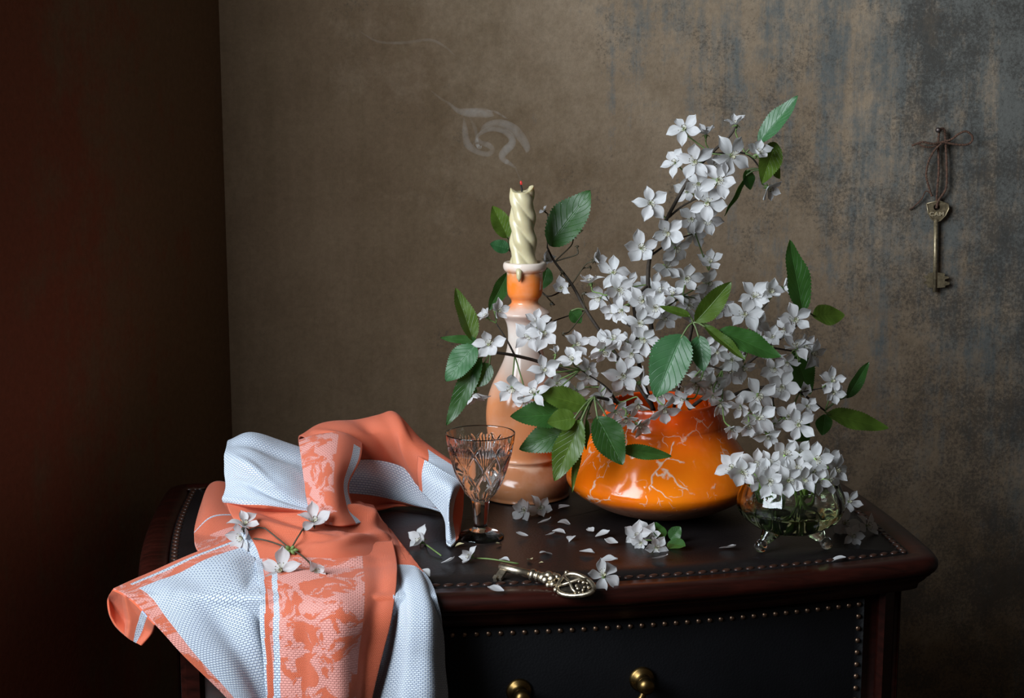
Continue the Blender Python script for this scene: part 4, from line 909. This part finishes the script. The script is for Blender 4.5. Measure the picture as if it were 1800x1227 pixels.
# B: patterned strip hanging over the front edge
patch([[(440, 955, 1.19), (510, 960, 1.185), (600, 955, 1.18), (690, 955, 1.185)], [(448, 985, 1.150), (520, 985, 1.138), (600, 985, 1.138), (697, 982, 1.15)], [(455, 1022, 1.105), (525, 1026, 1.088), (605, 1026, 1.088), (698, 1012, 1.10)], [(462, 1070, 1.072), (530, 1075, 1.052), (605, 1075, 1.052), (692, 1065, 1.068)],
       [(468, 1140, 1.062), (535, 1150, 1.044), (600, 1150, 1.044), (675, 1140, 1.060)], [(474, 1230, 1.056), (540, 1230, 1.040), (600, 1230, 1.040), (652, 1230, 1.056)], [(478, 1285, 1.054), (540, 1285, 1.038), (600, 1285, 1.038), (645, 1285, 1.054)]],
      lambda u, v: 0 if (abs(u - .155 + .12 * (v - .2)) < .024 and v > .22) else (0 if u < .07 * (1.05 - v) else (2 if .06 < u < .80 and v > .12 else 1)), (150, 180), .0018, 11, creases=[(.0, .30, .02, 1, .006, .004), (.35, .38, .28, 1, .010, -.004), (.62, .35, .66, 1, .012, .005), (.88, .15, .9, 1, .006, -.004), (.1, .2, .9, .21, .006, -.003)])
# C: white panel hanging at the right
patch([[(650, 935, 1.215), (668, 925, 1.225), (685, 930, 1.235), (698, 950, 1.235)], [(678, 985, 1.18), (697, 984, 1.160), (722, 986, 1.166), (740, 1000, 1.178)], [(692, 1030, 1.125), (707, 1030, 1.088), (737, 1028, 1.088), (763, 1037, 1.102)],
       [(688, 1080, 1.10), (707, 1085, 1.06), (746, 1085, 1.058), (777, 1092, 1.078)], [(672, 1150, 1.094), (702, 1155, 1.056), (746, 1155, 1.052), (782, 1160, 1.072)], [(648, 1230, 1.076), (692, 1230, 1.052), (746, 1230, 1.048), (786, 1230, 1.068)], [(640, 1285, 1.074), (690, 1285, 1.05), (746, 1285, 1.046), (788, 1285, 1.066)]],
      lambda u, v: 1 if v < .20 else 0, (100, 170), .0014, 12, creases=[(.35, .3, .32, 1, .007, -.004), (.7, .25, .72, 1, .009, .005)])
TB = on(560, 960)
me = mesh('towel', [Vector(p) - TB for p in TV], TF, True, TUV)
for m_ in (M_tw, M_tc, M_td): me.materials.append(m_)
me.polygons.foreach_set('material_index', TM)
towel = add('towel', me, None, None, Matrix.Translation(TB))
sm = towel.modifiers.new('thickness', 'SOLIDIFY'); sm.thickness = .0016; sm.offset = 0
tag(towel, 'crumpled white and coral woven towel draped over the front of the chest', 'towel')

# sprig lying on the towel
from mathutils.bvhtree import BVHTree
tree = BVHTree.FromPolygons([Vector(p) for p in TV], TF)
def on_towel(px, py, lift=.003):
    d = ray(px, py).normalized(); h = tree.ray_cast(CAM, d)[0]
    return (h if h is not None else on(px, py)) - d * lift
node = on_towel(511, 966, .006)
tsp = empty('blossom_sprig', node, 'stalk with five white blossoms lying on the coral towel', 'sprig')
b = MB(); b.ball(node, .0016, 10, 8)
for k in range(6):
    q = k * 1.05; d_ = Vector((math.cos(q), -.3, math.sin(q) * .6)); b.tube([node, node + d_ * .004, node + d_ * .0065], [.0012, .0017, .0003], 6)
b.build('bud_scale', M_calyx, tsp, local=Matrix.Translation(node))
for px, py, sz, fx, fy, lift, op in ((432, 914, 58, .25, .8, .018, .5), (420, 945, 62, -.5, .2, .020, .45), (553, 909, 62, .25, .7, .018, .5), (492, 1000, 78, .0, .3, .022, .15), (556, 1004, 52, .3, -.1, .012, .7)):
    p = on_towel(px, py, lift); blossom(p, face(fx, fy), sz * .5 * mpp(p.y) * 1.05, node, tsp, op, 5 if sz != 52 else 4, stem_r=.00062, stem='d', via=[on_towel(px + (511 - px) * t, py + (966 - py) * t - 6 * math.sin(PI * t), .0035 + .004 * math.sin(PI * t)) for t in (.35, .6, .85)])

# ------------------------------------------------------------------ ornate key on the chest
M_key = simple('antiqued_silver_brass', (.62, .53, .40), .33, 1.0, .35, 260)
M_keyd = simple('dark_key_recess', (.06, .05, .04), .45, 1.0, .3, 260)
k0 = on(879, 996, .0075); k1 = on(1036, 1036, .004); ax = (k1 - k0); KL = ax.length; ax.normalize()
kn = (Vector((0, 0, 1)) * .80 + Vector((0, -1, 0)) * .62); kn = (kn - ax * kn.dot(ax)).normalized(); ky = kn.cross(ax)
Mkey = Matrix((ax, ky, kn)).transposed().to_4x4(); Mkey.translation = k0
okey = empty('ornate_key', on(960, 1012), 'ornate antique brass key with pierced bow lying on the chest top', 'key')
def lx(prof, M=Matrix.Identity(4), n=20):
    b = MB(); b.lathe(prof, n, M @ Matrix.Rotation(PI / 2, 4, 'Y')); return b
s = KL / .0795
lx([(.0001, 0), (.0026, 0), (.0030, .0004), (.0030, .027), (.0001, .027)]).build('shaft', M_key, okey, Mkey)
b = MB(); b.box((.0015, -.0112, -.0011), (.0075, -.0022, .0011)); b.box((.0015, -.0128, -.0024), (.0045, -.0098, .0024)); b.build('bit', M_key, okey, Mkey, smooth=False)
lx([(.0030, .027), (.0042, .0275), (.0046, .0290), (.0042, .0305), (.0032, .031), (.0032, .0325), (.0040, .0330), (.0036, .0345), (.0028, .035)]).build('collar', M_key, okey, Mkey)
b = MB()
for x, y, z, r in ((.0375, 0, 0, .0042), (.0415, .0022, .0012, .0036), (.0415, -.0022, .0012, .0036), (.0455, 0, .0015, .0034), (.0480, .0035, 0, .0028), (.0480, -.0035, 0, .0028), (.0445, .0045, -.0006, .0024), (.0445, -.0045, -.0006, .0024)): b.ball((x, y, z), r, 14, 10, (1, 1, .85))
b.build('scroll_neck', M_key, okey, Mkey)
b = MB(); cxk = .0645; pts = []
for i in range(49):
    q = 2 * PI * i / 48; pts.append((cxk + .0140 * math.cos(q) + .0016 * math.cos(2 * q), .0098 * math.sin(q) * (1 - .14 * math.cos(q)), 0))
b.tube(pts, .0018, 10, False); b.build('bow_ring', M_key, okey, Mkey)
b = MB(); v = [(x, y, -.0009) for x, y, z in pts[:-1]]; b.put(v + [(x, y, -.0004) for x, y, z in pts[:-1]], [tuple(range(48))[::-1], tuple(range(48, 96))]); b.build('bow_plate', M_keyd, okey, Mkey, smooth=False)
b = MB()
b.tube([(.0535, .0045, .001), (.060, .001, .0022), (.066, -.005, .0018), (.071, -.007, .001)], .0012, 8); b.tube([(.0535, -.0045, .001), (.060, -.001, .0022), (.066, .005, .0018), (.071, .007, .001)], .0012, 8)
for k in range(16):
    q = k * .8; r = .003 + .0042 * ((k * .618) % 1); b.ball((cxk + .006 + r * math.cos(q) * .8, r * math.sin(q), .0008), .0010 + .0005 * ((k * .37) % 1), 8, 6)
for y in (-.0085, .0085): b.ball((.0535, y, .001), .0020, 10, 8)
b.build('bow_ornament', M_key, okey, Mkey)

# ------------------------------------------------------------------ hanging key, twine and nail
KP = wall_at(1648, 372, .006); mk = mpp(KP.y); K = lambda px, py, off=.006: wall_at(px, py, off)
Mwk = Matrix((WU, -Vector((0, 0, -1)).cross(WU), Vector((0, 0, 1)))).transposed().to_4x4()
M_oldkey = simple('dull_brass_key', (.40, .32, .20), .42, .65, .3, 300)
hk = empty('hanging_key', K(1644, 512), 'long dull brass key hung by twine on the wall', 'key')
head = [(1629, 358), (1632, 376), (1637, 384), (1645, 390), (1653, 388), (1662, 379), (1668, 367), (1667, 359), (1650, 353)]
hole_c = (1646.5, 364.5)
def plate(pts, off0, off1, hole=None, hn=20, hr=5.5):
    b = MB(); F0 = [K(x, y, off1) for x, y in pts]; B0 = [K(x, y, off0) for x, y in pts]; n = len(pts)
    if hole:
        an = [math.atan2(-(y - hole[1]), x - hole[0]) for x, y in pts]
        dense = []
        for i in range(n):
            a_, b_ = np.array(pts[i]), np.array(pts[(i + 1) % n])
            for t in range(5): dense.append(tuple(a_ + (b_ - a_) * t / 5))
        m = len(dense); H = []
        for x, y in dense:
            q = math.atan2(y - hole[1], x - hole[0]); H.append((hole[0] + hr * math.cos(q), hole[1] + hr * math.sin(q)))
        v = [K(x, y, off1) for x, y in dense] + [K(x, y, off1) for x, y in H] + [K(x, y, off0) for x, y in dense] + [K(x, y, off0) for x, y in H]; f = []
        for i in range(m):
            j = (i + 1) % m; f += [(i, j, m + j, m + i), (2 * m + j, 2 * m + i, 3 * m + i, 3 * m + j), (j, i, 2 * m + i, 2 * m + j), (m + i, m + j, 3 * m + j, 3 * m + i)]
        return b.put(v, f)
    return b.put(F0 + B0, [tuple(range(n)), tuple(range(n, 2 * n))[::-1]] + [(i, n + i, n + (i + 1) % n, (i + 1) % n) for i in range(n)])
bow = plate(head, .0045, .0062, hole_c).build('bow', M_oldkey, hk, local=Matrix.Translation(KP), smooth=False)
b = MB(); b.tube([K(x, y, .0062) for x, y in head + head[:1]], .0008, 6); b.build('rim', M_oldkey, bow, local=Matrix.Translation(KP))
b = MB(); b.tube([K(1645, 386, .0058), K(1643, 513, .0058)], 3.6 * mk, 14); b.build('shaft', M_oldkey, hk, local=Matrix.Translation(KP))
bit = [(1646, 479), (1659, 480), (1661, 482), (1660, 485), (1667, 486), (1668, 489), (1661, 491), (1661, 494), (1669, 496), (1669, 500), (1662, 502), (1661, 505), (1650, 506), (1646, 506)]
plate(bit, .0045, .0068).build('bit', M_oldkey, hk, local=Matrix.Translation(KP), smooth=False)
bit2 = [(1640, 479), (1640, 506), (1630, 505), (1629, 500), (1624, 499), (1624, 495), (1628, 494), (1628, 489), (1623, 488), (1624, 485), (1630, 484), (1632, 480)]
plate(bit2, .0045, .0068).build('bit', M_oldkey, hk, local=Matrix.Translation(KP), smooth=False)
fc = bpy.data.curves.new('key_lettering', 'FONT'); fc.body = 'CAM'; fc.size = 9.6 * mk; fc.extrude = .0006; fc.align_x = 'CENTER'; fc.align_y = 'CENTER'; fc.space_character = 1.1; fc.offset = .00012
tmp = bpy.data.objects.new('tmp', fc); col.objects.link(tmp); bpy.context.view_layer.update()
dg = bpy.context.evaluated_depsgraph_get(); lm = bpy.data.meshes.new_from_object(tmp.evaluated_get(dg)); bpy.data.objects.remove(tmp)
Mt = Matrix((WU, Vector((0, 0, 1)), -WV)).transposed().to_4x4(); Mt.translation = K(1646.5, 376.5, .0065)
add('lettering', lm, simple('raised_bright_brass', (.72, .60, .40), .4, .4, .1, 300), bow, Mt @ Matrix.Diagonal((1.25, 1, 1, 1)))
M_twine = simple('brown_twine', (.11, .055, .035), .9, noise_amt=.4, nscale=500)
tw = empty('twine_bow', K(1650, 230, .01), 'brown twine tied in a bow holding the hanging key', 'twine')
def twn(pts, name, r=1.35):
    r *= 1.3
    c = crom([tuple(K(x, y, o_)) for x, y, o_ in pts], 12 * len(pts)); b = MB(); b.tube([Vector(p) for p in c], [r * mk * (1 + .22 * math.sin(i * 1.9)) for i in range(len(c))], 7); b.build(name, M_twine, tw, local=Matrix.Translation(K(1650, 230, .01)))
twn([(1646, 366, .004), (1647, 340, .006), (1650, 300, .006), (1649, 260, .006), (1650, 240, .008), (1653, 227, .010), (1660, 229, .009), (1662, 250, .006), (1664, 290, .006), (1663, 330, .006), (1650, 352, .006), (1646, 366, .009)], 'hanging_loop', 1.6)
twn([(1656, 250, .009), (1672, 245, .010), (1686, 235, .012), (1698, 231, .013), (1708, 238, .013), (1709, 247, .012), (1700, 254, .011), (1680, 254, .010), (1656, 250, .009), (1640, 253, .010), (1622, 250, .010), (1603, 256, .008)], 'bow_loop', 1.5)
twn([(1655, 252, .010), (1642, 265, .010), (1632, 285, .009), (1628, 308, .008), (1632, 325, .008), (1638, 345, .007)], 'loose_end', 1.4)
twn([(1652, 250, .009), (1640, 258, .009), (1625, 258, .010), (1613, 252, .009)], 'loose_end', 1.2)
twn([(1640, 344, .007), (1628, 336, .006), (1620, 350, .004), (1608, 362, .003), (1598, 369, .002)], 'loose_end', .9)
b = MB(); b.tube([wall_at(1652, 228, 1) * 0 + K(1654, 229, -.01), K(1649, 228.5, .012)], .0011, 10); b.tube([K(1649, 228.5, .0118), K(1648.5, 228.5, .0132)], .0028, 14)
o = b.build('nail', simple('rusty_nail', (.20, .16, .15), .5, 1.0), local=Matrix.Translation(K(1652, 228, .0))); tag(o, 'small rusty nail in the wall carrying the twine bow', 'nail')
print('objects', len(bpy.data.objects), 'chest width', CW)
